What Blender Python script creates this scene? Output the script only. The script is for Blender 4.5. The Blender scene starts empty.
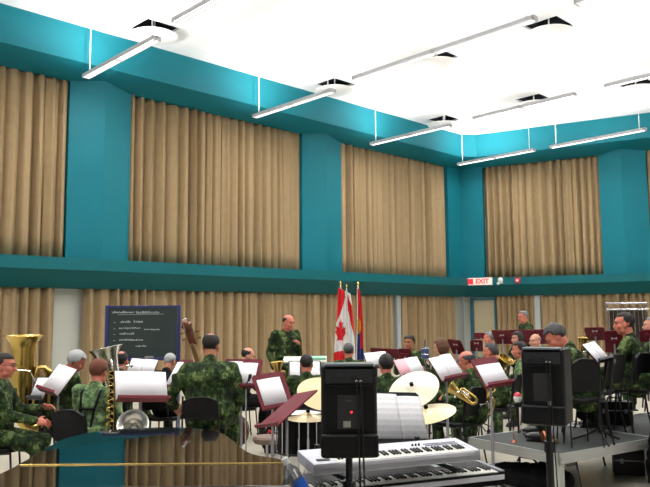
import bpy, bmesh, math, random
from mathutils import Vector, Matrix, noise
random.seed(7)
SC = bpy.context.scene; COL = SC.collection
PI = math.pi
def V(*a): return Vector(a)
# ---------------------------------------------------------------- camera
F = 716.0; EYE = 1.75; PITCH = -.1003; ROLL = -.0076
def mm(a, b): return [[sum(a[i][k]*b[k][j] for k in range(3)) for j in range(3)] for i in range(3)]
_cp, _sp, _cr, _sr = math.cos(PITCH), math.sin(PITCH), math.cos(ROLL), math.sin(ROLL)
CM = mm([[_cr, -_sr, 0], [_sr, _cr, 0], [0, 0, 1]], [[1, 0, 0], [0, _cp, -_sp], [0, _sp, _cp]])
def w3(r): return Vector((r[0], r[2], -r[1]))
cam = bpy.data.cameras.new('camera'); co = bpy.data.objects.new('camera', cam); COL.objects.link(co)
cam.sensor_width = 36; cam.lens = F/650*36; cam.clip_start = .05; cam.clip_end = 200
r_, d_, f_ = w3(CM[0]), w3(CM[1]), w3(CM[2])
co.matrix_world = Matrix(((r_.x, -d_.x, -f_.x, 0), (r_.y, -d_.y, -f_.y, 0), (r_.z, -d_.z, -f_.z, EYE), (0, 0, 0, 1)))
SC.camera = co
# ---------------------------------------------------------------- world, exposure
wd = bpy.data.worlds.new('world'); SC.world = wd; wd.use_nodes = True
wd.node_tree.nodes['Background'].inputs[0].default_value = (.92, .96, 1, 1)
wd.node_tree.nodes['Background'].inputs[1].default_value = .22
SC.view_settings.view_transform = 'Standard'; SC.view_settings.look = 'None'
SC.view_settings.exposure = 0.0; SC.view_settings.gamma = 1.0; SC.view_settings.use_curve_mapping = False
SC.cycles.use_denoising = True; SC.cycles.max_bounces = 7; SC.cycles.diffuse_bounces = 4
SC.cycles.sample_clamp_indirect = 4
UP_W, DOWN_W = 180.0, 84.0
# ---------------------------------------------------------------- pixel -> place
def ray(px, py):
    c = ((px-325)/F, (py-243.5)/F, 1.)
    w = [sum(CM[k][i]*c[k] for k in range(3)) for i in range(3)]
    return Vector((w[0], w[2], -w[1]))
def aty(px, py, Y): r = ray(px, py); return r*(Y/r.y)+V(0, 0, EYE)
def atz(px, py, z): r = ray(px, py); return r*((z-EYE)/r.z)+V(0, 0, EYE)
# ---------------------------------------------------------------- materials
def srgb(c):
    return tuple(((v/255)/12.92 if v/255 <= .04045 else ((v/255+.055)/1.055)**2.4) for v in c)+(1,)
_M = {}
def mat(name, rgb, rough=.6, metal=0, var=0, vscale=8, bump=0, bscale=60, coat=0, emit=0, spec=None, trans=0):
    if name in _M: return _M[name]
    m = bpy.data.materials.new(name); m.use_nodes = True; nt = m.node_tree; b = nt.nodes['Principled BSDF']
    c = srgb(rgb); b.inputs['Base Color'].default_value = c; b.inputs['Roughness'].default_value = rough
    b.inputs['Metallic'].default_value = metal
    if coat: b.inputs['Coat Weight'].default_value = coat; b.inputs['Coat Roughness'].default_value = .03
    if spec is not None: b.inputs['Specular IOR Level'].default_value = spec
    if trans: b.inputs['Transmission Weight'].default_value = trans
    if emit: b.inputs['Emission Color'].default_value = c; b.inputs['Emission Strength'].default_value = emit
    tc = nt.nodes.new('ShaderNodeTexCoord')
    if var:
        n = nt.nodes.new('ShaderNodeTexNoise'); n.inputs['Scale'].default_value = vscale; n.inputs['Detail'].default_value = 4
        nt.links.new(tc.outputs['Object'], n.inputs['Vector'])
        mx = nt.nodes.new('ShaderNodeMix'); mx.data_type = 'RGBA'
        mx.inputs[6].default_value = tuple(v*(1-var) for v in c[:3])+(1,); mx.inputs[7].default_value = tuple(min(1, v*(1+var)) for v in c[:3])+(1,)
        nt.links.new(n.outputs['Fac'], mx.inputs[0]); nt.links.new(mx.outputs[2], b.inputs['Base Color'])
    if bump:
        n = nt.nodes.new('ShaderNodeTexNoise'); n.inputs['Scale'].default_value = bscale; n.inputs['Detail'].default_value = 3
        nt.links.new(tc.outputs['Object'], n.inputs['Vector'])
        bp = nt.nodes.new('ShaderNodeBump'); bp.inputs['Strength'].default_value = bump; bp.inputs['Distance'].default_value = .01
        nt.links.new(n.outputs['Fac'], bp.inputs['Height']); nt.links.new(bp.outputs['Normal'], b.inputs['Normal'])
    _M[name] = m; return m
def camo(name, cols, cell=.016, sc=10.0):
    """digital camouflage: noise sampled on a blocky lattice"""
    m = bpy.data.materials.new(name); m.use_nodes = True; nt = m.node_tree; b = nt.nodes['Principled BSDF']
    b.inputs['Roughness'].default_value = .9; b.inputs['Specular IOR Level'].default_value = .15
    tc = nt.nodes.new('ShaderNodeTexCoord'); sn = nt.nodes.new('ShaderNodeVectorMath'); sn.operation = 'SNAP'
    sn.inputs[1].default_value = (cell, cell, cell); nt.links.new(tc.outputs['Object'], sn.inputs[0])
    n = nt.nodes.new('ShaderNodeTexNoise'); n.inputs['Scale'].default_value = sc; n.inputs['Detail'].default_value = 3
    n.inputs['Roughness'].default_value = .75
    nt.links.new(sn.outputs[0], n.inputs['Vector'])
    cr = nt.nodes.new('ShaderNodeValToRGB'); cr.color_ramp.interpolation = 'CONSTANT'
    el = cr.color_ramp.elements
    el[0].position = 0; el[0].color = srgb(cols[0]); el[1].position = .43; el[1].color = srgb(cols[1])
    for p, c in ((.52, cols[2]), (.60, cols[3])):
        e = el.new(p); e.color = srgb(c)
    nt.links.new(n.outputs['Fac'], cr.inputs[0]); nt.links.new(cr.outputs[0], b.inputs['Base Color'])
    return m
CAMO = camo('camouflage_cloth', ((20, 25, 18), (35, 48, 27), (58, 77, 40), (102, 114, 72)))
CAMO_L = camo('faded_camouflage_cloth', ((58, 74, 54), (88, 112, 76), (122, 148, 102), (152, 168, 128)))
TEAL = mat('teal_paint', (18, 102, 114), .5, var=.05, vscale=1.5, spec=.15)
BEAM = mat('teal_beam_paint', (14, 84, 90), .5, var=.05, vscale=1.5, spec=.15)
WHITE = mat('white_wall_paint', (205, 208, 198), .7, var=.04, vscale=2)
CURT = mat('tan_curtain_cloth', (156, 134, 102), .95, var=.12, vscale=5, bump=.15, bscale=180, spec=.1)
SHEETW = mat('white_metal', (235, 235, 235), .35)
GREYM = mat('grey_metal', (150, 150, 158), .4, .3)
ALU = mat('aluminium_edge', (190, 192, 190), .35, .6, var=.05)
CHROME = mat('chrome', (200, 200, 205), .18, 1)
BLACKP = mat('black_plastic', (8, 8, 10), .5, spec=.22, var=.2, vscale=30, bump=.15, bscale=250)
BLACKF = mat('black_fabric', (11, 11, 14), .9, spec=.2, var=.2, vscale=20, bump=.3, bscale=200)
BLACKM = mat('black_metal', (12, 12, 15), .45, .2)
PIANO = mat('black_piano_lacquer', (4, 4, 5), .03, 0, spec=.3)
BRASS = mat('gold_brass', (200, 170, 96), .25, 1, var=.1, vscale=12)
SILVER = mat('silver_plate', (206, 204, 196), .2, 1, var=.08, vscale=12)
MAROON = mat('maroon_plastic', (96, 18, 32), .55, spec=.25, var=.08, vscale=10)
BLUEPLATE = mat('blue_painted_wood', (32, 42, 92), .5, var=.1)
SLATE = mat('chalk_dusted_slate', (34, 46, 43), .8, var=.35, vscale=3)
CHALK = mat('white_chalk', (206, 210, 206), .95)
PINK = mat('pink_paper', (240, 180, 190), .8, var=.05, vscale=20)
CREAM = mat('cream_cymbal', (236, 228, 204), .35, .25, var=.05, vscale=4)
TANCYM = mat('bronze_cymbal', (212, 194, 152), .32, .5, var=.08, vscale=6)
RED = mat('red_cloth', (206, 26, 34), .85, var=.06, vscale=9)
WCLOTH = mat('white_cloth', (236, 236, 236), .85, var=.03, vscale=9)
NAVY = mat('blue_cloth', (34, 44, 110), .85, var=.08, vscale=9)
GOLDC = mat('gold_thread', (206, 160, 50), .7, var=.1, vscale=9)
WOODD = mat('dark_varnished_wood', (96, 48, 22), .25, var=.35, vscale=6, coat=.5)
WOODL = mat('golden_varnished_wood', (150, 110, 48), .3, var=.2, vscale=6, coat=.5)
GLASSM = mat('clear_glass', (255, 255, 255), .02, trans=1)
CLEAR = mat('clear_plastic', (235, 240, 245), .06, trans=.85)
BLUEL = mat('blue_label', (28, 92, 190), .4, var=.08, vscale=20)
LCD = mat('blue_screen', (80, 140, 170), .3)
LED = mat('red_light', (255, 30, 50), .3, emit=4)
EYEM = mat('dark_eye', (30, 24, 22), .3)
LIP = mat('lip_skin', (168, 88, 80), .6)
BOOT = mat('black_boot_leather', (18, 18, 18), .4)
COPPER = mat('copper', (196, 120, 90), .3, .9)
def paper_mat():
    m = bpy.data.materials.new('printed_music_paper'); m.use_nodes = True; nt = m.node_tree; b = nt.nodes['Principled BSDF']
    b.inputs['Roughness'].default_value = .85
    tc = nt.nodes.new('ShaderNodeTexCoord'); sp = nt.nodes.new('ShaderNodeSeparateXYZ'); nt.links.new(tc.outputs['Object'], sp.inputs[0])
    def mth(op, a, v):
        n = nt.nodes.new('ShaderNodeMath'); n.operation = op
        nt.links.new(a, n.inputs[0])
        if isinstance(v, (int, float)): n.inputs[1].default_value = v
        else: nt.links.new(v, n.inputs[1])
        return n.outputs[0]
    y = sp.outputs[1]
    big = mth('LESS_THAN', mth('FRACT', mth('MULTIPLY', y, 26.), 0), .52)        # where a staff runs
    fine = mth('LESS_THAN', mth('FRACT', mth('MULTIPLY', y, 26*9.), 0), .3)
    n = nt.nodes.new('ShaderNodeTexNoise'); n.inputs['Scale'].default_value = 140; nt.links.new(tc.outputs['Object'], n.inputs['Vector'])
    notes = mth('GREATER_THAN', n.outputs['Fac'], .58)
    ink = mth('MULTIPLY', mth('MAXIMUM', fine, notes), big)
    ink = mth('MULTIPLY', ink, .28)
    mx = nt.nodes.new('ShaderNodeMix'); mx.data_type = 'RGBA'
    mx.inputs[6].default_value = srgb((244, 243, 246)); mx.inputs[7].default_value = srgb((60, 60, 66))
    nt.links.new(ink, mx.inputs[0]); nt.links.new(mx.outputs[2], b.inputs['Base Color'])
    return m
PAPER = mat('white_paper', (244, 243, 248), .85, var=.02, vscale=30)
MUSIC = paper_mat()
# ---------------------------------------------------------------- mesh helpers
class G:
    def __init__(s): s.b = bmesh.new(); s.mi = 0
    def _m(s, n0):
        s.b.faces.ensure_lookup_table()
        if s.mi:
            for i in range(n0, len(s.b.faces)): s.b.faces[i].material_index = s.mi
    def box(s, c, size, R=None):
        n0 = len(s.b.faces); M = Matrix.Translation(Vector(c)) @ (R.to_4x4() if R else Matrix()) @ Matrix.Diagonal((*size, 1))
        bmesh.ops.create_cube(s.b, size=1, matrix=M); s._m(n0); return s
    def cyl(s, p0, p1, r0, r1=None, seg=12, caps=True):
        r1 = r0 if r1 is None else r1; p0 = Vector(p0); p1 = Vector(p1); d = p1-p0; n0 = len(s.b.faces)
        M = Matrix.Translation((p0+p1)/2) @ d.to_track_quat('Z', 'Y').to_matrix().to_4x4()
        bmesh.ops.create_cone(s.b, cap_ends=caps, segments=seg, radius1=r0, radius2=r1, depth=d.length, matrix=M); s._m(n0); return s
    def sph(s, c, r, R=None, seg=16, rings=10):
        n0 = len(s.b.faces); r = (r, r, r) if isinstance(r, (int, float)) else r
        M = Matrix.Translation(Vector(c)) @ (R.to_4x4() if R else Matrix()) @ Matrix.Diagonal((*r, 1))
        bmesh.ops.create_uvsphere(s.b, u_segments=seg, v_segments=rings, radius=1, matrix=M); s._m(n0); return s
    def cap(s, p0, p1, r0, r1=None, seg=12):
        r1 = r0 if r1 is None else r1
        s.cyl(p0, p1, r0, r1, seg); s.sph(p0, r0, seg=seg, rings=8); s.sph(p1, r1, seg=seg, rings=8); return s
    def tube(s, pts, r, seg=8, closed=False):
        n0 = len(s.b.faces); pts = [Vector(p) for p in pts]; n = len(pts); rings = []
        up = None
        for i, p in enumerate(pts):
            a = pts[(i-1) % n] if (closed or i) else p; c = pts[(i+1) % n] if (closed or i < n-1) else p
            t = (c-a).normalized()
            if up is None: up = t.orthogonal().normalized()
            up = (up-t*up.dot(t)); up = up.normalized() if up.length > 1e-6 else t.orthogonal().normalized()
            sd = t.cross(up); rr = r[i] if isinstance(r, (list, tuple)) else r
            rings.append([s.b.verts.new(p+(up*math.cos(2*PI*k/seg)+sd*math.sin(2*PI*k/seg))*rr) for k in range(seg)])
        m = n if closed else n-1
        for i in range(m):
            A, B = rings[i], rings[(i+1) % n]
            for k in range(seg): s.b.faces.new((A[k], A[(k+1) % seg], B[(k+1) % seg], B[k]))
        if not closed: s.b.faces.new(rings[0][::-1]); s.b.faces.new(rings[-1])
        s._m(n0); return s
    def lathe(s, prof, M=None, seg=32, arc=2*PI):
        n0 = len(s.b.faces); M = M or Matrix(); rings = []
        for r, z in prof:
            rings.append([s.b.verts.new(M @ V(r*math.cos(2*PI*k/seg), r*math.sin(2*PI*k/seg), z)) for k in range(seg)])
        for A, B in zip(rings, rings[1:]):
            for k in range(seg): s.b.faces.new((A[k], A[(k+1) % seg], B[(k+1) % seg], B[k]))
        s._m(n0); return s
    def prism(s, poly, z0, z1, M=None):
        """polygon in XY, extruded from z0 to z1"""
        n0 = len(s.b.faces); M = M or Matrix()
        a = [s.b.verts.new(M @ V(x, y, z0)) for x, y in poly]; b = [s.b.verts.new(M @ V(x, y, z1)) for x, y in poly]
        n = len(poly); s.b.faces.new(a[::-1]); s.b.faces.new(b)
        for i in range(n): s.b.faces.new((a[i], a[(i+1) % n], b[(i+1) % n], b[i]))
        s._m(n0); return s
    def face(s, pts):
        n0 = len(s.b.faces); s.b.faces.new([s.b.verts.new(Vector(p)) for p in pts]); s._m(n0); return s
    def build(s, name, m, parent=None, smooth=True, bevel=0, fix=True):
        if fix: bmesh.ops.recalc_face_normals(s.b, faces=s.b.faces)
        me = bpy.data.meshes.new(name); s.b.to_mesh(me); s.b.free()
        for k in (m if isinstance(m, (list, tuple)) else [m]): me.materials.append(k)
        o = bpy.data.objects.new(name, me); COL.objects.link(o)
        if parent: o.parent = parent
        if smooth:
            for p in me.polygons: p.use_smooth = True
            try: me.set_sharp_from_angle(angle=math.radians(38))
            except Exception: pass
        if bevel:
            md = o.modifiers.new('bevel', 'BEVEL'); md.width = bevel; md.segments = 2; md.limit_method = 'ANGLE'; md.angle_limit = math.radians(50)
        return o
def tag(o, label=None, cat=None, group=None, kind=None):
    if label: o['label'] = label
    if cat: o['category'] = cat
    if group: o['group'] = group
    if kind: o['kind'] = kind
    return o
def thing(name, label, cat, loc=(0, 0, 0), rot=(0, 0, 0), group=None):
    o = bpy.data.objects.new(name, None); COL.objects.link(o); o.location = loc; o.rotation_euler = rot
    o.empty_display_size = .1
    return tag(o, label, cat, group)
def struct(o): o['kind'] = 'structure'; return o
def copy_tree(o, parent=None):
    c = o.copy(); COL.objects.link(c); c.parent = parent
    for ch in list(o.children): copy_tree(ch, c)
    return c
def az(a): return -math.radians(a)      # compass azimuth (0 = away from the camera, 90 = right) -> rotation about z
# ================================================================ ROOM
aL, aR = math.radians(46.1), math.radians(118.3)
U = V(math.sin(aL), math.cos(aL), 0); NL = V(U.y, -U.x, 0)
W = V(math.sin(aR), math.cos(aR), 0); NR = V(W.y, -W.x, 0)
C = V(3.2865, 17.0, 0)
K = 1.65          # size of the hall
def zk(z): return z if z <= .06 else EYE+(z-EYE)*K
def WL(t, off=0, z=0): p = (C-U*t+NL*off)*K; return V(p.x, p.y, zk(z))
def WR(s, off=0, z=0): p = (C+W*s+NR*off)*K; return V(p.x, p.y, zk(z))
CEIL = 5.94; CZ = EYE+(CEIL-EYE)*K; TL_END = 23.0; TR_END = 13.0
mit = 1/math.tan(math.radians(107.8/2))
floor_m = mat('pale_vinyl_floor', (196, 190, 176), .25, var=.06, vscale=1.2, spec=.5)
struct(G().prism([p.xy for p in (WL(-.2, -.2), WL(TL_END, -.3), WL(TL_END, 19), WR(TR_END, 10), WR(TR_END, -.3))], -.1, 0).build('floor', floor_m, smooth=False))
def ceiling_mat():
    m = bpy.data.materials.new('white_ceiling_tiles'); m.use_nodes = True; nt = m.node_tree; b = nt.nodes['Principled BSDF']
    b.inputs['Roughness'].default_value = .9
    tc = nt.nodes.new('ShaderNodeTexCoord'); mp = nt.nodes.new('ShaderNodeMapping'); mp.inputs['Rotation'].default_value = (0, 0, aL)
    nt.links.new(tc.outputs['Object'], mp.inputs['Vector'])
    br = nt.nodes.new('ShaderNodeTexBrick'); br.offset = 0; br.inputs['Scale'].default_value = 1
    br.inputs['Brick Width'].default_value = .61; br.inputs['Row Height'].default_value = 1.22; br.inputs['Mortar Size'].default_value = .008
    br.inputs['Color1'].default_value = srgb((240, 241, 243)); br.inputs['Color2'].default_value = srgb((236, 238, 240)); br.inputs['Mortar'].default_value = srgb((222, 225, 228))
    nt.links.new(mp.outputs[0], br.inputs['Vector']); nt.links.new(br.outputs[0], b.inputs['Base Color'])
    return m
CEILM = ceiling_mat()
holes = [(9.02, 1.12), (5.2, 1.08), (1.8, .98), (4.95, 3.2), (1.68, 3.08), (4.76, 5.1), (1.15, 4.85), (8.8, 5.3)]
holes = [(t, n-.13) for t, n in holes]
holes[0] = (8.93, .98)
def ceiling():
    # grid of cells in (t, n) around the openings
    g = G(); h = .26
    ts = sorted({-14., TL_END, *[v for t, n in holes for v in (t-h, t+h)]}); ns = sorted({-.5, 19., *[v for t, n in holes for v in (n-h, n+h)]})
    for i in range(len(ts)-1):
        for j in range(len(ns)-1):
            tm, nm = (ts[i]+ts[i+1])/2, (ns[j]+ns[j+1])/2
            if any(abs(tm-t) < h and abs(nm-n) < h for t, n in holes): continue
            # keep the part inside the right wall
            q = [WL(ts[i], ns[j], CEIL), WL(ts[i+1], ns[j], CEIL), WL(ts[i+1], ns[j+1], CEIL), WL(ts[i], ns[j+1], CEIL)]
            out = []
            for k in range(4):
                a, c = q[k], q[(k+1) % 4]; da = (a-C*K).dot(NR)+.45; dc = (c-C*K).dot(NR)+.45
                if da >= 0: out.append(a)
                if (da >= 0) != (dc >= 0): out.append(a.lerp(c, da/(da-dc)))
            if len(out) > 2: g.face(out)
    bmesh.ops.remove_doubles(g.b, verts=g.b.verts, dist=.001)
    o = g.build('ceiling', CEILM, smooth=False)
    md = o.modifiers.new('thick', 'SOLIDIFY'); md.thickness = .05; md.offset = 1 if o.data.polygons[0].normal.z > 0 else -1
    return struct(o)
ceiling()
plenum = mat('dark_void_paint', (26, 30, 34), .9)
rz = math.atan2(U.y, U.x)
S3 = (K, K, K)
for i, (t, n) in enumerate(holes):
    p = WL(t, n, CEIL)
    where = ['nearest the upper left', 'at the end of the second hanging light', 'nearest the room corner', 'in the middle of the ceiling', 'crossed by a hanging light', 'largest, near the top right', 'cut by the right edge', 'cut by the top edge at left'][i]
    t0 = thing('ceiling_diffuser', 'round white diffuser below a black square opening, '+where, 'air vent', p, (0, 0, rz), 'round diffusers under square ceiling openings'); t0.scale = S3
    g = G(); h = .26
    for dx, dy, sx, sy in ((h+.01, 0, .02, .56), (-h-.01, 0, .02, .56), (0, h+.01, .52, .02), (0, -h-.01, .52, .02)): g.box((dx, dy, .22), (sx, sy, .36))
    g.box((0, 0, .41), (.56, .56, .02)); g.build('duct_box', plenum, t0, smooth=False)
    d = G().lathe([(0.001, -.13), (.3, -.125), (.335, -.115), (.34, -.105), (.33, -.10), (0.001, -.10)], seg=40); d.build('diffuser_disc', SHEETW, t0)
    g = G(); g.cyl((0, 0, -.1), (0, 0, .3), .012)
    g.build('hanger_rod', SHEETW, t0)
# walls behind the curtains
g = G(); g.prism([p.xy for p in (WL(-.3, -.25), WL(TL_END, -.25), WL(TL_END, -.4), WL(-.3, -.4))], 0, CZ+.4); struct(g.build('wall_left', WHITE, smooth=False))
g = G(); g.prism([p.xy for p in (WR(-.1, -.25), WR(TR_END, -.25), WR(TR_END, -.4), WR(-.1, -.4))], 0, CZ+.4); struct(g.build('wall_right', WHITE, smooth=False))
# fascia, beam: extruded profiles, mitred in the corner
def rail(name, prof, wall, m):
    g = G(); end = TL_END if wall is WL else TR_END; A = []; B = []
    for off, z in prof:
        A.append(g.b.verts.new(wall(max(off, -.1)*mit, off, z))); B.append(g.b.verts.new(wall(end, off, z)))
    n = len(prof)
    for i in range(n): g.b.faces.new((A[i], A[(i+1) % n], B[(i+1) % n], B[i]))
    g.b.faces.new(A[::-1]); g.b.faces.new(B)
    return struct(g.build(name, m, smooth=False))
up_prof = [(-.26, 5.22), (0, 5.22), (.35, 5.41), (.35, CEIL), (-.26, CEIL)]
bm_prof = [(-.26, 2.17), (0, 2.17), (.35, 2.41), (.35, 2.58), (-.26, 2.58)]
rail('trim_1', up_prof, WL, TEAL); rail('trim_2', up_prof, WR, TEAL)
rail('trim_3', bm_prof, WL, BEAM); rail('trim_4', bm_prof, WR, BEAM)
# chamfered fascia piece in the corner
g = G(); cz = CEIL
a0, a1 = .52, .52
g.prism([p.xy for p in (WL(a0, .34), WR(a1, .34), WR(.1, .1), WL(.1, .1))][::-1], zk(5.41), CZ-.003); struct(g.build('trim_5', TEAL, smooth=False))
def pilaster(n, pts):
    struct(G().prism([p.xy for p in pts], zk(2.57), zk(5.5)).build('trim_%d' % n, TEAL, smooth=False))
k = 6
for t0, t1 in ((4.10, 5.15), (8.75, 9.74), (13.4, 14.4), (18.0, 19.0)):
    pilaster(k, (WL(t0, .0), WL((t0+t1)/2, .13), WL(t1, .0), WL(t1, -.11), WL(t0, -.11))); k += 1
for s0, s1 in ((3.12, 4.08), (7.7, 8.7)):
    pilaster(k, (WR(s0, .0), WR((s0+s1)/2, .13), WR(s1, .0), WR(s1, -.11), WR(s0, -.11))); k += 1
pilaster(k, (WL(.575, .02), WL(0, .0), WL(0, -.15), WL(.575, -.11))); k += 1
pilaster(k, (WR(.52, .02), WR(.52, -.11), WR(-.1, -.15), WR(0, .0))); k += 1
# curtains
def curtain(wall, a, b, z0, z1, off, folds, seed, label, group, amp=.062):
    rnd = random.Random(seed); g = G(); L = abs(b-a); n = int(folds*14); rows = 9
    # fold boundaries of uneven width
    ws = [rnd.uniform(.7, 1.35) for _ in range(folds)]; tot = sum(ws); amps = [rnd.uniform(.5, 1.3) for _ in ws]; acc = [0]
    for w in ws: acc.append(acc[-1]+w/tot)
    def prof(x, h):
        x2 = min(.9999, max(0, x+.0012*math.sin(h*2.3+x*21+seed)))
        i = max(j for j in range(folds) if acc[j] <= x2); f = (x2-acc[i])/(acc[i+1]-acc[i])
        A = amps[i]*amp*(.75+.35*h)
        return A*(math.sin(f*2*PI-PI/2)+.28*math.sin(f*4*PI+amps[i]*5))+.008*math.sin(x*160+seed)
    grid = []
    for r in range(rows):
        h = r/(rows-1); z = z1+(z0-z1)*h; row = []
        for i in range(n+1):
            x = i/n; q = wall(a+(b-a)*x, off+prof(x, h), z); row.append(g.b.verts.new(q))
        grid.append(row)
    for r in range(rows-1):
        for i in range(n): g.b.faces.new((grid[r][i], grid[r][i+1], grid[r+1][i+1], grid[r+1][i]))
    o = g.build('curtain', CURT); md = o.modifiers.new('thick', 'SOLIDIFY'); md.thickness = .006
    # set the origin at the curtain
    c = wall((a+b)/2, off, z0); o.data.transform(Matrix.Translation(-c)); o.location = c
    return tag(o, label, 'curtain', group)
UG = 'tan pleated curtains above the beam'; LG = 'tan pleated curtains below the beam'
curtain(WL, .6, 4.12, 2.55, 5.28, -.055, 19, 1, 'upper tan curtain on the left wall, nearest the room corner', UG)
curtain(WL, 5.13, 8.77, 2.55, 5.28, -.055, 20, 2, 'upper tan curtain between the two teal pilasters of the left wall', UG)
curtain(WL, 9.72, 13.4, 2.55, 5.28, -.055, 20, 3, 'upper tan curtain at the left edge of the photo', UG)
curtain(WR, .54, 3.14, 2.55, 5.28, -.055, 15, 4, 'upper tan curtain on the right wall, beside the room corner', UG)
curtain(WR, 4.06, 7.7, 2.55, 5.28, -.055, 19, 5, 'sliver of upper tan curtain at the right edge of the photo', UG)
curtain(WL, .27, 2.2, .05, 2.2, -.055, 12, 6, 'narrow lower tan curtain on the left wall, beside the room corner', LG, .062)
curtain(WL, 2.5, 5.6, .05, 2.2, -.055, 18, 7, 'lower tan curtain behind the three flags', LG, .062)
curtain(WL, 5.6, 9.4, .05, 2.2, -.055, 21, 8, 'lower tan curtain behind the blackboard and the conductor', LG, .062)
curtain(WL, 9.84, 13.6, .05, 2.2, -.055, 21, 9, 'lower tan curtain behind the brass tuba at the far left', LG, .062)
curtain(WR, .72, 1.64, .05, 2.2, -.055, 7, 10, 'narrow lower tan curtain beside the door with the dark teal frame', LG, .062)
curtain(WR, 1.72, 5.2, .05, 2.2, -.055, 20, 11, 'lower tan curtain behind the tubular bells', LG, .062)
curtain(WR, 5.2, 9.2, .05, 2.2, -.055, 20, 12, 'lower tan curtain beyond the right edge, behind the last stands', LG, .062)
# grey conduit posts between the lower curtains
for s, wl, lb in ((2.35, WL, 'slim pale grey wall post between two lower curtains on the left wall'), (1.68, WR, 'slim pale grey wall post between two lower curtains on the right wall')):
    g = G(); g.prism([p.xy for p in (wl(s-.06, -.1), wl(s+.06, -.1), wl(s+.06, -.03), wl(s-.06, -.03))], 0, zk(2.2)); struct(g.build('trim_%d' % k, mat('pale_grey_paint', (170, 176, 176), .6), smooth=False)); k += 1
# the door in the corner (right wall)
d0 = G()
for s0, s1, z0, z1 in ((.13, .21, 0, 2.13), (.70, .74, 0, 2.13), (.13, .74, 2.08, 2.15)):
    d0.prism([p.xy for p in (WR(s0, -.13), WR(s1, -.13), WR(s1, -.02), WR(s0, -.02))], zk(z0), zk(z1))
dr = G(); dr.prism([p.xy for p in (WR(.205, -.13), WR(.705, -.13), WR(.705, -.07), WR(.205, -.07))], 0, zk(2.09))
door = struct(dr.build('door_1', mat('beige_door_paint', (172, 160, 130), .6, var=.05, vscale=2), smooth=False))
fr = d0.build('door_frame', mat('dark_teal_paint', (34, 84, 96), .5), door, smooth=False)
# exit sign, emergency lamp, alarm on the beam of the right wall
rzR = math.atan2(W.y, W.x)
ex = thing('exit_sign', 'red and white illuminated EXIT sign on the teal beam in the room corner', 'exit sign', WR(.48, .37, 2.50), (0, 0, rzR)); ex.scale = S3
G().box((0, -.02, 0), (.62, .06, .17)).build('sign_housing', SHEETW, ex, smooth=False, bevel=.006)
SIGNF = mat('lit_sign_face', (250, 214, 205), .4, emit=.5)
G().box((.0, -.052, 0), (.59, .004, .145)).build('sign_face', SIGNF, ex, smooth=False)
SIGNR = mat('lit_sign_red', (232, 40, 52), .4, emit=.45)
G().box((-.2, -.057, 0), (.15, .006, .125)).build('red_panel', SIGNR, ex, smooth=False)
def text_mesh(s, size, parent, loc, rot, m, name='lettering', bold=0):
    cu = bpy.data.curves.new(name, 'FONT'); cu.body = s; cu.size = size; cu.align_x = 'CENTER'; cu.align_y = 'CENTER'; cu.extrude = .001; cu.offset = bold
    to = bpy.data.objects.new(name+'_tmp', cu); COL.objects.link(to); dg = bpy.context.evaluated_depsgraph_get()
    me = bpy.data.meshes.new_from_object(to.evaluated_get(dg)); bpy.data.objects.remove(to); me.materials.clear(); me.materials.append(m)
    o = bpy.data.objects.new(name, me); COL.objects.link(o); o.parent = parent; o.location = loc; o.rotation_euler = rot; return o
text_mesh('EXIT', .15, ex, (.085, -.058, 0), (PI/2, 0, 0), SIGNR, bold=.004)
el = thing('emergency_lamp', 'small white emergency lamp on the beam right of the exit sign', 'lamp', WR(.98, .37, 2.49), (0, 0, rzR)); el.scale = S3
G().sph((0, -.05, .03), (.06, .05, .06)).sph((-.05, -.05, -.05), (.035, .035, .035)).build('lamp_head', SHEETW, el)
G().box((0, -.005, 0), (.08, .03, .1)).build('base_plate', SHEETW, el)
al = thing('fire_alarm', 'small red fire alarm on the beam above the standing player', 'alarm', WR(1.36, .37, 2.50), (0, 0, rzR)); al.scale = S3
G().box((0, -.02, 0), (.12, .05, .12)).build('alarm_case', mat('red_alarm_plastic', (190, 24, 40), .4), al, bevel=.008)
G().cyl((0, -.045, .0), (0, -.06, 0), .03).build('strobe_lens', SHEETW, al)
# ================================================================ LAMPS
TUBE = mat('lit_fluorescent_tube', (255, 250, 244), .4, emit=6)
ZF = 5.18
def fixture(t, n0, ln, label):
    p = WL(t, n0+ln/2, ZF); o = thing('hanging_light', label, 'ceiling light', p, (0, 0, math.atan2(NL.y, NL.x)), 'hanging linear lights'); o.scale = S3
    g = G(); h = ln/2; w = .058
    g.box((0, 0, .03), (ln, .03, .05)); g.box((0, w-.008, .02), (ln, .016, .05)); g.box((0, -w+.008, .02), (ln, .016, .05))
    g.box((-h+.01, 0, .02), (.02, 2*w, .055)); g.box((h-.01, 0, .02), (.02, 2*w, .055)); g.box((0, 0, .02), (.04, 2*w, .055))
    g.box((0, 0, .047), (ln, .10, .006))
    g.build('housing', mat('grey_white_enamel', (222, 222, 228), .5), o, smooth=False)
    for sy in (-1, 1):
        for sx in (-1, 1): G().cyl((sx*.03, sy*.029, .018), (sx*(h-.03), sy*.029, .018), .015, seg=10).build('tube', TUBE, o)
    for sx in (-1, 1): G().cyl((sx*(h-.12), 0, .05), (sx*(h-.12), 0, CEIL-ZF), .008, seg=8).build('hanger_rod', SHEETW, o)
    for up, pw in ((1, UP_W), (0, DOWN_W)):
        la = bpy.data.lights.new('tube_light', 'AREA'); la.shape = 'RECTANGLE'; la.size = ln-.7; la.size_y = .09; la.energy = pw*ln/2; la.color = (1, .98, .955); la.spread = math.radians(180 if up else 165)
        lo = bpy.data.objects.new('tube_light', la); COL.objects.link(lo); lo.parent = o; lo.location = (0, 0, .075 if up else -.01)
        if up: lo.rotation_euler = (PI, 0, 0)
    return o
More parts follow.
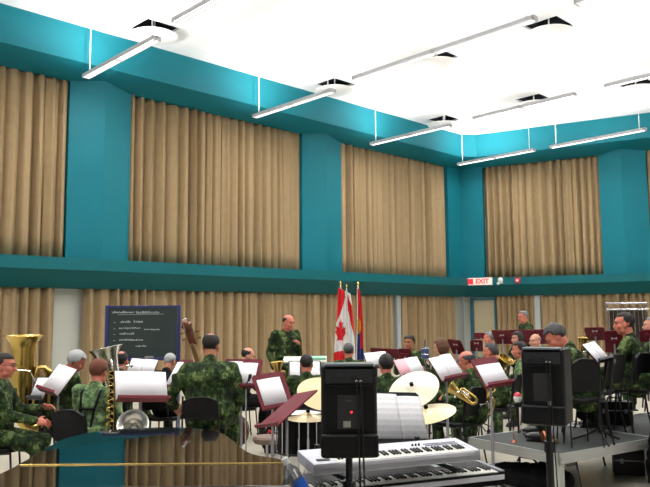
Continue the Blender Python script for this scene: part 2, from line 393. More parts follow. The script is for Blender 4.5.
FX = [(9.68, .38, 1.95, 'leftmost hanging light along the left wall, above the first teal pilaster'),
      (6.6, .38, 1.95, 'second hanging light along the left wall, ending below a ceiling opening'),
      (3.6, .38, 1.95, 'third hanging light along the left wall'),
      (.66, .40, 1.95, 'hanging light nearest the room corner'),
      (.62, 2.70, 1.95, 'hanging light along the right wall, reaching the right edge'),
      (6.76, 2.94, 2.93, 'long thin hanging light in the upper middle of the ceiling'),
      (3.66, 2.89, 1.9, 'hanging light crossing a ceiling opening right of the middle'),
      (9.79, 2.93, 1.95, 'hanging light cut by the top edge at upper left'),
      (3.68, 5.29, 1.95, 'hanging light cut by the right edge below the top'),
      (6.79, 6.39, 1.95, 'hanging light cut by the top edge at upper right')]
for a in FX: fixture(*a)
for t, n, in ((.6, 5.2), (13, .4), (13, 3), (13, 5.7), (10, 5.6), (10, 8.2), (7, 9), (4, 8), (13, 9), (16, 3), (16, 7)):
    fixture(t, n, 1.95, 'hanging light outside the photo, over the near part of the room')
# ================================================================ BLACKBOARD
bb0 = aty(143, 331, 10.55)
zt, zb = 1.93, 1.14
bb = thing('blackboard', 'rolling blackboard with blue frame and chalk writing in front of the curtain', 'blackboard', (bb0.x, bb0.y, 0), (0, 0, .12))
w2 = .515
G().box((0, 0, (zt+zb)/2), (2*w2-.06, .02, zt-zb-.04)).build('slate_panel', SLATE, bb, smooth=False)
g = G()
g.box((0, 0, zt-.03), (2*w2, .04, .035)); g.box((0, -.01, zb), (2*w2, .07, .04))
for s in (-1, 1): g.box((s*w2, 0, (zt+.03)/2), (.05, .05, zt+.03-.08), ); g.box((s*w2, 0, .05), (.06, .5, .06))
g.build('frame', BLUEPLATE, bb, smooth=False, bevel=.004)
for s in (-1, 1):
    for q in (-1, 1): G().cyl((s*w2-.012, q*.22, .025), (s*w2+.012, q*.22, .025), .025).build('caster', BLACKM, bb)
G().box((.1, -.05, zb+.03), (.12, .04, .025)).build('eraser', mat('grey_felt', (150, 150, 150), .9), bb)
rnd = random.Random(5)
g = G()
def scribble(x0, z, ln, hgt):
    x = x0
    while x < x0+ln:
        w = rnd.uniform(.012, .022); a = rnd.uniform(.5, 1)*hgt; st = rnd.choice('abcde')
        if st == 'a': pts = [(x+w*.5*(1-math.cos(q)), z+a*.5*math.sin(q)+a*.4) for q in [i*PI/4 for i in range(9)]]
        elif st == 'b': pts = [(x, z+a), (x, z), (x+w, z), (x+w, z+a*.5), (x, z+a*.5)]
        elif st == 'c': pts = [(x, z), (x+w*.5, z+a), (x+w, z)]
        elif st == 'd': pts = [(x, z), (x, z+a*.6), (x+w*.5, z+a*.7), (x+w, z+a*.5), (x+w, z)]
        else: pts = [(x+w, z+a*.6), (x, z+a*.5), (x, z), (x+w, z+.002)]
        g.tube([(p, -.013, q) for p, q in pts], .0036, seg=4); x += w+rnd.uniform(.006, .012)
for x0, dz, ln, hg in ((-.44, .10, .3, .03), (-.10, .10, .33, .03), (-.32, .24, .14, .035), (-.13, .24, .12, .035), (-.34, .33, .30, .03), (.02, .35, .2, .022), (-.33, .41, .20, .03), (-.33, .50, .32, .03), (-.1, .59, .14, .025)):
    scribble(x0, zt-dz-.02, ln, hg); g.build('chalk_words', CHALK, bb, smooth=False); g = G()
g.tube([(-.36, -.013, zt-.145), (.3, -.013, zt-.14)], .003, seg=4); g.tube([(-.1, -.013, zt-.132), (.22, -.013, zt-.13)], .002, seg=4)
g.build('chalk_underline', CHALK, bb, smooth=False)
for dz in (.26, .35, .43, .52): G().tube([(-.42, -.013, zt-dz), (-.39, -.013, zt-dz)], .0035, seg=4).build('chalk_dash', CHALK, bb, smooth=False)
# ================================================================ FLAGS
LEAF = [(0, 1), (.16, .68), (.36, .78), (.26, .3), (.48, .52), (.56, .38), (.85, .44), (.74, .18), (.88, .08), (.42, -.26), (.48, -.46), (.06, -.4), (.05, -.85)]
LEAF = LEAF+[(-x, y) for x, y in LEAF[::-1]][1:-0 or None]
def inpoly(x, y, P):
    c = False; n = len(P)
    for i in range(n):
        x1, y1 = P[i]; x2, y2 = P[(i+1) % n]
        if (y1 > y) != (y2 > y) and x < (x2-x1)*(y-y1)/(y2-y1)+x1: c = not c
    return c
def flag(px, ytop, Y, label, colour, wtop, wbot, lean, ln=1.35, side=-1, sh=.28):
    top = aty(px, ytop, Y); t = thing('flag', label, 'flag', (top.x, top.y, 0), (0, 0, 0), 'flags on poles behind the conductor')
    h = top.z
    G().cyl((0, 0, .05), (0, 0, h-.08), .013).build('pole', mat('pale_flag_pole', (214, 208, 190), .3), t)
    G().lathe([(.001, h), (.012, h-.02), (.02, h-.045), (.008, h-.07), (.018, h-.085), (.001, h-.09)], seg=12).build('finial', BRASS, t)
    G().lathe([(.001, .09), (.03, .08), (.05, .04), (.15, .03), (.16, 0), (.001, 0)], seg=24).build('base', BLACKM, t)
    g = G(); nu, nv = 44, 110; rows = []
    for j in range(nv+1):
        v = j/nv; wd_ = wtop+(wbot-wtop)*v**.7; row = []
        for i in range(nu+1):
            u = i/nu
            x = wd_*(u-sh)+lean*v+.01*math.sin(v*5); y = side*(.028+(.03+.03*v)*(.5+.5*math.sin(u*13+v*1.5)))
            row.append(g.b.verts.new((x, y, h-.12-v*ln-.05*u*(1-v))))
        rows.append(row)
    for j in range(nv):
        for i in range(nu):
            f = g.b.faces.new((rows[j][i], rows[j][i+1], rows[j+1][i+1], rows[j+1][i])); f.material_index = colour((i+.5)/nu, (j+.5)/nv)
    o = g.build('cloth', [RED, WCLOTH, NAVY, GOLDC], t); md = o.modifiers.new('t', 'SOLIDIFY'); md.thickness = .003
    return t
def c1(u, v):
    b = v+.14*(u-.3)
    if b < .31-.22*(u-.5): return 0
    if b > .86+.1*(u-.5): return 0
    if inpoly((u-.45)/.55, -(v-.60)/.215, LEAF): return 0
    return 1
def c2(u, v): return 0 if (.10+.5*u > v > -.05+.22*u and u > .3) or v > .93 else 1
def c3(u, v):
    if (u-.3)**2/.16+(v-.50)**2/.011 < 1 and math.sin(u*40)*math.cos(v*60) > -.5: return 3
    if u < .12: return 1
    return 0 if (v < .56 or u > .6 and v < .8) else 2
flag(340.5, 281, 12.9, 'red and white maple leaf flag, leftmost of the three flags', c1, .10, .24, -.03, sh=.42)
flag(346.5, 284, 12.75, 'mostly white flag with a red upper corner, middle of the three flags', c2, .09, .17, .05, sh=.30, side=1)
flag(358, 281, 12.9, 'red and blue flag with gold crest, rightmost of the three flags', c3, .05, .14, .02, sh=.45)
# ================================================================ PEOPLE
def rmesh(g, vox, smooth_it, m, name, parent, wr=0, seed=0, extra=None):
    """fuse overlapping forms into one skin, relax it, optionally fold it like cloth"""
    me = bpy.data.meshes.new('tmp'); bmesh.ops.recalc_face_normals(g.b, faces=g.b.faces); g.b.to_mesh(me); g.b.free()
    o = bpy.data.objects.new('tmp', me); COL.objects.link(o)
    r = o.modifiers.new('r', 'REMESH'); r.mode = 'VOXEL'; r.voxel_size = vox
    if smooth_it: s = o.modifiers.new('s', 'SMOOTH'); s.factor = .5; s.iterations = smooth_it
    dg = bpy.context.evaluated_depsgraph_get(); out = bpy.data.meshes.new_from_object(o.evaluated_get(dg))
    bpy.data.objects.remove(o); bpy.data.meshes.remove(me)
    if wr:
        ns = [v.normal.copy() for v in out.vertices]
        for v, n in zip(out.vertices, ns):
            q = v.co*9+V(seed*3.1, 0, 0); a = noise.noise(q)*.6+noise.noise(V(v.co.x*22, v.co.y*22, v.co.z*10+seed))*.5
            v.co += n*wr*a
    if extra is not None:
        b = bmesh.new(); b.from_mesh(out); e2 = bpy.data.meshes.new('e'); extra.b.to_mesh(e2); extra.b.free(); b.from_mesh(e2); bpy.data.meshes.remove(e2); b.to_mesh(out); b.free()
    out.name = name; out.materials.clear(); out.materials.append(m)
    for p in out.polygons: p.use_smooth = True; p.material_index = 0
    ob = bpy.data.objects.new(name, out); COL.objects.link(ob); ob.parent = parent
    return ob
def ik(a, b, l1, l2, hint):
    a, b = Vector(a), Vector(b); d = b-a; L = min(d.length, (l1+l2)*.995); dn = d.normalized(); b = a+dn*L
    x = (l1*l1-l2*l2+L*L)/(2*L); hh = math.sqrt(max(0, l1*l1-x*x)); hv = Vector(hint); hv = (hv-dn*hv.dot(dn)).normalized()
    return a+dn*x+hv*hh, b
def skin(name, rgb): return mat(name, rgb, .55, var=.06, vscale=25)
SK = [skin('fair_skin', (214, 150, 126)), skin('ruddy_skin', (206, 122, 100)), skin('tan_skin', (184, 122, 92)), skin('light_brown_skin', (170, 112, 80))]
HR = {'dark': mat('dark_hair', (30, 25, 24), .8, var=.3, vscale=60, bump=.5, bscale=150), 'brown': mat('brown_hair', (92, 58, 36), .8, var=.3, vscale=60, bump=.5, bscale=150),
      'red': mat('auburn_hair', (104, 56, 38), .8, var=.3, vscale=60, bump=.5, bscale=150), 'grey': mat('grey_hair', (118, 118, 122), .85, var=.3, vscale=60, bump=.5, bscale=150),
      'white': mat('white_hair', (186, 188, 190), .85, var=.2, vscale=60, bump=.5, bscale=150), 'salt': mat('salt_and_pepper_hair', (72, 70, 72), .85, var=.4, vscale=60, bump=.5, bscale=150)}
def hand(g, wrist, d, palmn, side, curl=.9):
    """palm, four unequal bent fingers and a thumb; d = forearm direction, palmn = palm normal"""
    d = d.normalized(); n = (palmn-d*palmn.dot(d)).normalized(); s = d.cross(n)*side
    R = Matrix((s, d, n)).transposed()
    g.sph(wrist+d*.045, (.041, .052, .017), R, 10, 8)
    for i, (off, ln) in enumerate(((.030, .066), (.010, .075), (-.010, .070), (-.029, .055))):
        p = wrist+d*.085+s*off; q = d; seg = ln/2.6
        for j in range(3):
            a = curl*(.35+.45*j)/1.2; dirn = (d*math.cos(a)+n*math.sin(a)).normalized(); e = p+dirn*seg
            g.cyl(p, e, .0092-.001*j, .0085-.001*j, 7); g.sph(e, .0085-.001*j, seg=7, rings=5); p = e
    p = wrist+d*.03+s*.036
    for j in range(2):
        e = p+(s*.7+d*.8+n*(.3+.6*j)).normalized()*.034; g.cyl(p, e, .0115-.0015*j, .010-.0015*j, 7); g.sph(e, .010-.0015*j, seg=7, rings=5); p = e
def person(label, head, Y, face, seat=True, lean=6, hd=(0, 0, 0), hair=('dark', 'short'), sk=0, LH=(-.18, .42, .30), RH=(.18, .42, .30), cloth=None, size=1.0, glasses=False, floor=0., spread=.16, straps=False, group='uniformed musicians', elbow=(0, 0), seat_h=None, shirt_dark=False, wide=1.0):
    """head = pixel of the head's centre in the photo; LH and RH = hands relative to the pelvis, facing +y"""
    cloth = cloth or CAMO
    hp = aty(head[0], head[1], Y); s = size
    la = math.radians(lean); up = V(0, math.sin(la), math.cos(la))
    Hp = V(0, 0, 0); chest = up*.30; neck = up*.50; sh = up*.455
    hy, hpi, hr = [math.radians(a) for a in hd]
    HRot = Matrix.Rotation(-hy, 3, 'Z') @ Matrix.Rotation(-hpi, 3, 'X') @ Matrix.Rotation(hr, 3, 'Y')
    hc = neck+V(0, .02, .03)+HRot @ V(0, .012, .115)
    Rz = Matrix.Rotation(az(face), 3, 'Z')
    root = hp-Rz @ (hc*s)
    pz = (root.z-floor)/s          # pelvis height above the floor
    loc = V(root.x, root.y, floor)
    t = thing('person', label, 'person', loc, (0, 0, az(face)), group); t.scale = (s, s, s)
    O = V(0, 0, pz)
    # joints
    S = {q: O+sh+V(q*.185*(1+(wide-1)*.3), -.005, -.06*(wide-1)) for q in (-1, 1)}
    HJ = {q: O+V(q*.095, 0, -.02) for q in (-1, 1)}
    K, A = {}, {}
    for q in (-1, 1):
        if seat:
            A[q] = V(q*(spread+.02), .42 if q > 0 else .38, .09); K[q], _ = ik(HJ[q], A[q], .45, .44, V(q*.25, 1, .9)); 
        else:
            A[q] = V(q*.12, .02*q, .09); K[q], A2 = ik(HJ[q], A[q], .45, .43, V(0, 1, 0))
            A[q] = V(A2.x, A2.y, .09)
    tg = {-1: O+Vector(LH), 1: O+Vector(RH)}
    E, Wr = {}, {}
    for q in (-1, 1): E[q], Wr[q] = ik(S[q], tg[q], .30, .265, V(q*(.4+(elbow[2] if len(elbow) > 2 and q > 0 else elbow[0])), -.25, -1+elbow[1]))
    # body (skin)
    g = G(); hr3 = HRot; HC = O+hc
    def hpos(x, y, z): return HC+hr3 @ V(x, y, z)
    g.sph(hpos(0, -.012, .035), (.074, .094, .083), hr3, 20, 14)
    g.sph(hpos(0, .022, -.03), (.062, .068, .078), hr3)
    g.sph(hpos(0, .052, -.088), (.030, .028, .024), hr3)
    g.sph(hpos(0, .068, .035), (.052, .026, .022), hr3)
    for q in (-1, 1):
        g.sph(hpos(q*.045, .052, -.022), (.024, .028, .026), hr3); g.sph(hpos(q*.076, -.012, -.012), (.010, .022, .033), hr3, 10, 8); g.sph(hpos(q*.048, .02, -.07), (.02, .035, .025), hr3)
    g.cap(hpos(0, .084, .012), hpos(0, .103, -.026), .010, .0155); g.sph(hpos(0, .078, -.058), (.024, .016, .012), hr3)
    nb = O+neck+V(0, -.005, -.03)
    g.cap(nb, hpos(0, -.022, -.055), .058, .054)
    g.sph(O+chest+V(0, 0, .05), (.145, .09, .17), Matrix.Rotation(-la, 3, 'X')); g.sph(O+up*.12, (.13, .09, .15)); g.sph(O, (.145, .10, .09))
    for q in (-1, 1):
        g.cap(O+up*.44, S[q], .05, .05); g.cap(S[q], E[q], .045, .037); g.cap(E[q], Wr[q], .037, .026)
        g.cap(HJ[q], K[q], .07, .05); g.cap(K[q], A[q], .048, .035)
    ex = G()
    for q in (-1, 1):
        d = (Wr[q]-E[q]); hand(ex, Wr[q], d, V(-q*.8, .2, -.6) if not (LH == (0,)) else V(0, 0, -1), q, .9)
    bd = rmesh(g, .0115, 3, SK[sk], 'body', t, extra=ex)
    # jacket
    g = G(); Rl = Matrix.Rotation(-la, 3, 'X')
    g.sph(O+up*.34+V(0, -.005, 0), (.185*wide, .128*wide, .17), Rl, 20, 14); g.sph(O+up*.20+V(0, .01, 0), (.172*wide, .132*wide, .19), Rl, 20, 14)
    g.sph(O+up*.05, (.182*wide, .14*wide, .13), Rl, 20, 14); g.cyl(O+up*(-.07 if not seat else .0), O+up*.12, .168*wide, .17*wide, 20)
    g.cap(O+neck+V(0, -.01, -.045), O+neck+V(0, -.012, .008), .076, .067)
    for q in (-1, 1):
        g.cap(O+up*.43, S[q]+V(-q*.01, 0, .0), .075, .068); g.cap(S[q], E[q], .068, .056); g.cap(E[q], E[q].lerp(Wr[q], .93), .056, .043)
        g.box((E[q]+S[q])/2+V(q*.045, 0, .03), (.03, .09, .10)) if size > .98 else None
    rmesh(g, .016, 4, cloth, 'jacket', t, wr=.014, seed=head[0]*.37)
    # trousers, boots
    g = G(); g.sph(O+V(0, 0, -.02), (.175, .135, .11))
    for q in (-1, 1):
        g.cap(HJ[q], K[q], .098, .074); g.cap(K[q], A[q]+V(0, 0, .03), .074, .064)
    rmesh(g, .017, 4, cloth, 'trousers', t, wr=.012, seed=head[0]*.11+4)
    for q in (-1, 1):
        b = G(); a = A[q]; a = V(a.x, a.y, .09)
        b.cap(a+V(0, 0, .08), a+V(0, 0, -.03), .058, .05); b.sph(a+V(0, .07, -.045), (.047, .12, .043)); b.box(a+V(0, .05, -.078), (.085, .25, .022))
        rmesh(b, .011, 2, BOOT, 'boot', t)
    # face details
    for q in (-1, 1):
        G().sph(hpos(q*.031, .080, .010), (.011, .007, .007), hr3, 8, 6).build('eye', EYEM, bd)
        G().cap(hpos(q*.018, .090, .030), hpos(q*.046, .082, .030), .0055, .004, 6).build('eyebrow', HR[hair[0]], bd)
    G().sph(hpos(0, .090, -.060), (.024, .006, .006), hr3, 10, 6).build('mouth', LIP, bd)
    # hair
    kind = hair[1]; b = bmesh.new()
    sc = {'short': (.080, .101, .090), 'full': (.088, .108, .100), 'long': (.096, .112, .108), 'bald': (.079, .100, .084), 'thin': (.079, .100, .0865), 'crop': (.078, .0985, .087)}[kind]
    bmesh.ops.create_uvsphere(b, u_segments=36, v_segments=26, radius=1)
    kill = []
    for f in b.faces:
        c = f.calc_center_median(); x, y, z = c.x*sc[0], c.y*sc[1], c.z*sc[2]
        frontlim = .052 if kind in ('short', 'full', 'crop', 'thin') else .03
        if kind == 'bald': keep = (-.075 < z < .030+.012*noise.noise(c*4)) and y < .012
        elif kind == 'long': keep = (y < .03 or z > .045)
        elif kind == 'thin': keep = z > -.072 and (y < .018 or z > .058) and not (z > .056 and y < .045 and (x*x+(y+.03)**2) < .0024)
        else: keep = (z > -.078 and y < .018 and not (z < -.045 and abs(x) > .06 and y > -.02)) or (z > .045 and y < frontlim+.04)
        if abs(x) > .055 and y > .0 and z < .0 and kind != 'long': keep = False
        if abs(x) > .05 and y > -.04 and z < -.02 and kind != 'long': keep = False
        if not keep: kill.append(f)
    bmesh.ops.delete(b, geom=kill, context='FACES')
    for v in b.verts:
        c = v.co.copy(); w_ = 1+.035*noise.noise(c*6+V(head[0], 0, 0))
        v.co = hpos(c.x*sc[0]*w_, c.y*sc[1]*w_-.012, c.z*sc[2]*w_+.036)
        if kind == 'long' and c.z < -.1: v.co += hr3 @ V(c.x*.012, -.005, c.z*.035)
    me = bpy.data.meshes.new('hair'); b.to_mesh(me); b.free(); me.materials.append(HR[hair[0]])
    for p in me.polygons: p.use_smooth = True
    o = bpy.data.objects.new('hair', me); COL.objects.link(o); o.parent = t; md = o.modifiers.new('t', 'SOLIDIFY'); md.thickness = .014; md.offset = -.6
    if glasses:
        g = G()
        for q in (-1, 1):
            g.tube([hpos(q*.033+.021*math.cos(a), .098, .008+.015*math.sin(a)) for a in [i*PI/6 for i in range(12)]], .002, 5, closed=True)
            g.tube([hpos(q*.054, .096, .012), hpos(q*.078, .04, .012), hpos(q*.078, -.01, .008)], .002, 5)
        g.tube([hpos(-.012, .1, .01), hpos(.012, .1, .01)], .002, 5); g.build('glasses', BLACKM, t)
    if straps:
        g = G()
        for q in (-1, 1):
            g.tube([O+up*.02+V(q*.03, -.145, 0), O+up*.3+V(q*.075, -.14, 0), O+up*.44+V(q*.10, -.095, .01), O+up*.50+V(q*.095, 0, .005), O+up*.44+V(q*.10, .09, 0)], .012, 6)
        g.tube([O+up*.3+V(-.08, -.145, 0), O+up*.3+V(.08, -.145, 0)], .012, 6)
        g.build('harness', BLACKF, t)
    if seat and seat_h is not False: chairs_for.append((t, pz, s, face, floor, label))
    return t
chairs_for = []
PG = 'uniformed musicians'
person('soldier musician with glasses and dark hair playing the tall brass tuba at far left', (5, 366), 7.1, 78, hd=(8, 4, 0), hair=('dark', 'short'), sk=1, LH=(-.10, .42, .22), RH=(.12, .40, .12), glasses=True, lean=4, spread=.12)
person('white haired musician bowed over the silver tuba, second from the left', (76, 362), 8.2, 45, hd=(10, 28, 14), hair=('white', 'full'), sk=1, LH=(-.1, .36, .3), RH=(.14, .36, .25), lean=10)
person('auburn haired musician in faded green with black harness, seen from behind', (99, 372), 7.3, 12, hd=(0, 10, 0), hair=('red', 'full'), sk=1, LH=(-.12, .35, .3), RH=(.12, .32, .15), cloth=CAMO_L, straps=True, lean=4)
person('balding dark haired musician seen from behind below the blackboard', (121.5, 361), 8.8, 5, hair=('dark', 'thin'), sk=1)
person('white capped musician in dark clothes right of the blackboard tray', (170, 362), 9.3, 20, hd=(0, 24, 0), hair=('white', 'crop'), sk=2, cloth=BLACKF, size=.9)
person('broad bass player in camouflage seen from behind beside the double bass', (211, 346), 7.9, 356, hd=(6, 10, 0), hair=('dark', 'thin'), sk=2, LH=(-.34, .28, .06), RH=(.22, .30, .0), size=1.16, lean=8, elbow=(.4, -.1, .0), wide=1.34)
person('standing bald conductor in camouflage with one hand raised to his chest', (288.5, 322.5), 11.2, 152, seat=False, hd=(-22, 16, 0), hair=('dark', 'bald'), sk=1, LH=(-.10, .27, .30), RH=(.23, .10, -.06), lean=4, size=1.0, elbow=(-.15, 0))
person('small bald musician left of the conductor behind a white sheet', (248, 356), 10.6, 70, hd=(0, 20, 0), hair=('dark', 'bald'), sk=0, cloth=BLACKF)
person('dark haired drummer in camouflage seen from behind left of the loudspeaker', (306.5, 364), 9.0, 0, hair=('dark', 'crop'), sk=1)
person('grey haired musician seen from behind below the maple leaf flag', (348.5, 351), 11.0, 0, hair=('salt', 'crop'), sk=1)
person('black haired musician in camouflage seen from behind right of the loudspeaker', (386, 365), 8.6, 352, hair=('dark', 'full'), sk=1, LH=(-.2, .35, .2), RH=(.2, .35, .2))
person('dark haired musician facing the camera with hands raised near the corner', (409, 343), 11.9, 215, hair=('dark', 'full'), sk=3, LH=(-.10, .32, .36), RH=(.10, .30, .28))
person('brown haired musician with a full mop of hair near the room corner', (441, 348), 10.5, 300, hd=(0, 10, 0), hair=('brown', 'long'), sk=0)
person('bald musician with glasses and brass horn, facing left in front of black chair', (466, 361), 8.8, 318, hd=(-18, 10, 0), hair=('salt', 'bald'), sk=1, LH=(-.1, .38, .18), RH=(.12, .36, .12), glasses=True)
person('grey haired man facing left, farthest back beside the maroon stand with white mark', (489, 338.5), 13.4, 285, hair=('grey', 'short'), sk=1)
person('grey haired man facing left in the middle row right of the bald horn player', (490.5, 352), 10.0, 300, hair=('salt', 'short'), sk=1)
person('far standing musician with grey hair against the right curtain', (523, 317), 14.3, 262, seat=False, hd=(0, 8, 0), hair=('grey', 'crop'), sk=1, LH=(-.12, .3, .15), RH=(.12, .3, .15))
person('dark haired woman in profile below the far standing musician', (517, 339), 12.5, 258, hair=('dark', 'long'), sk=0, size=.95)
person('dark haired musician in faded green playing a gold horn beside the right loudspeaker', (519, 350.5), 10.4, 290, hair=('dark', 'full'), sk=1, cloth=CAMO_L, LH=(-.1, .34, .25), RH=(.1, .32, .18))
person('pink faced bald musician behind the right loudspeaker', (535, 341.5), 11.5, 235, hair=('grey', 'bald'), sk=0)
person('grey haired musician bowing his head behind the right loudspeaker', (556, 337), 7.6, 288, hd=(0, 42, 0), hair=('salt', 'full'), sk=1, floor=.455, lean=16, size=1.08, LH=(-.1, .34, .2), RH=(.1, .34, .15))
person('young dark haired musician in profile facing left before the tubular bells', (624, 324), 8.3, 300, hd=(-12, 4, 0), hair=('dark', 'crop'), sk=1, floor=.455, LH=(-.2, .42, .12), RH=(.1, .42, .08), size=1.08)
person('musician cut by the right edge of the photo', (651, 326), 9.8, 290, hair=('grey', 'crop'), sk=0, floor=.455)
# ================================================================ CHAIRS
SEATM = mat('black_chair_plastic', (11, 11, 14), .55, spec=.2, var=.15, vscale=14)
def make_chair():
    t = thing('chair', 'black stacking chair', 'chair')
    def panel(w, h, th, bend, n=10, m=8, r=.09):
        g = G(); top = []; bot = []
        for j in range(m+1):
            v = j/m
            e = 1
            dv = min(v, 1-v)*h
            ins = r-math.sqrt(max(0, r*r-(r-dv)**2)) if dv < r else 0
            row = [];
            for i in range(n+1):
                u = i/n*2-1; row.append(((w/2-ins)*u, v*h, bend*(u*u)))
            top.append([g.b.verts.new(p) for p in row]); bot.append([g.b.verts.new((p[0], p[1], p[2]-th)) for p in row])
        for j in range(m):
            for i in range(n):
                g.b.faces.new((top[j][i], top[j][i+1], top[j+1][i+1], top[j+1][i])); g.b.faces.new((bot[j][i], bot[j+1][i], bot[j+1][i+1], bot[j][i+1]))
        for j in range(m):
            g.b.faces.new((top[j][0], top[j+1][0], bot[j+1][0], bot[j][0])); g.b.faces.new((top[j][n], bot[j][n], bot[j+1][n], top[j+1][n]))
        for i in range(n):
            g.b.faces.new((top[0][i], bot[0][i], bot[0][i+1], top[0][i+1])); g.b.faces.new((top[m][i], top[m][i+1], bot[m][i+1], bot[m][i]))
        return g
    s = panel(.46, .44, .035, .012).build('seat', SEATM, t, bevel=.006); s.location = (0, -.2, .45)
    b = panel(.41, .32, .03, .04).build('backrest', SEATM, t, bevel=.006); b.location = (0, -.228, .54); b.rotation_euler = (math.radians(100), 0, 0)
    for x in (-1, 1):
        G().tube([(x*.21, .2, .43), (x*.22, .22, .2), (x*.23, .24, .0)], .011).build('leg', BLACKM, t)
        G().tube([(x*.21, -.2, .43), (x*.22, -.22, .2), (x*.23, -.26, .0)], .011).build('leg', BLACKM, t)
        G().tube([(x*.215, .2, .425), (x*.215, -.2, .425), (x*.212, -.245, .5), (x*.2, -.29, .86)], .011).build('side_rail', BLACKM, t)
    return t
ch0 = make_chair(); first = [True]
def place_chair(x, y, z, face, label, sz=1.0, hz=1.0):
    o = ch0 if first[0] else copy_tree(ch0); first[0] = False
    o.location = (x, y, z); o.rotation_euler = (0, 0, az(face)); o.scale = (sz, sz, hz); o['label'] = label; o['group'] = 'black stacking chairs'
    return o
own_label = {'broad bass player in camouflage seen from behind beside the double bass': 'black chair behind the broad bass player, its back above the piano lid',
             'auburn haired musician in faded green with black harness, seen from behind': 'black chair with rounded back at the left end of the piano lid'}
for t, pz, s, face, fl, label in chairs_for:
    sh_ = (pz-.10)*s
    short = ' '.join(label.split()[:9])
    lb = own_label.get(label, 'black chair under the '+short)
    f2 = face
    off = V(0, 0, 0)
    if 'harness' in label: off = V(-.03, -.06, 0); f2 = 22
    hz_ = max(.98, min(1.12, sh_/.45)); sz_ = .95
    if 'bald musician with glasses' in label: off = V(-.22, -.05, 0); hz_ = 1.06
    if 'broad' in label: off = V(-.03, -.12, 0); hz_ = 1.10; sz_ = .88; f2 = 0
    o_ = place_chair(t.location.x+off.x, t.location.y+off.y, fl, f2, lb, sz_, hz_)
    if 'broad' in label:
        bk_ = [c for c in o_.children if c.name.startswith('backrest')][0]; bk_.scale = (1, .68, 1); bk_.location.z += .095; bk_.location.y -= .012
p = aty(585, 380, 7.05); place_chair(p.x, p.y+.22, .455, 355, 'empty black chair on the stage platform just right of the right loudspeaker', .7)
p = aty(591, 380, 8.0); place_chair(p.x, p.y, .455, 318, 'empty black chair on the stage platform in front of the young musician in profile')
p = aty(618, 380, 8.25); place_chair(p.x, p.y, .455, 318, 'black chair cut by the right edge on the stage platform')
p = atz(502, 425, .0); place_chair(p.x+.1, 8.6, 0, 330, 'empty black chair behind the maroon stand left of the stage platform')
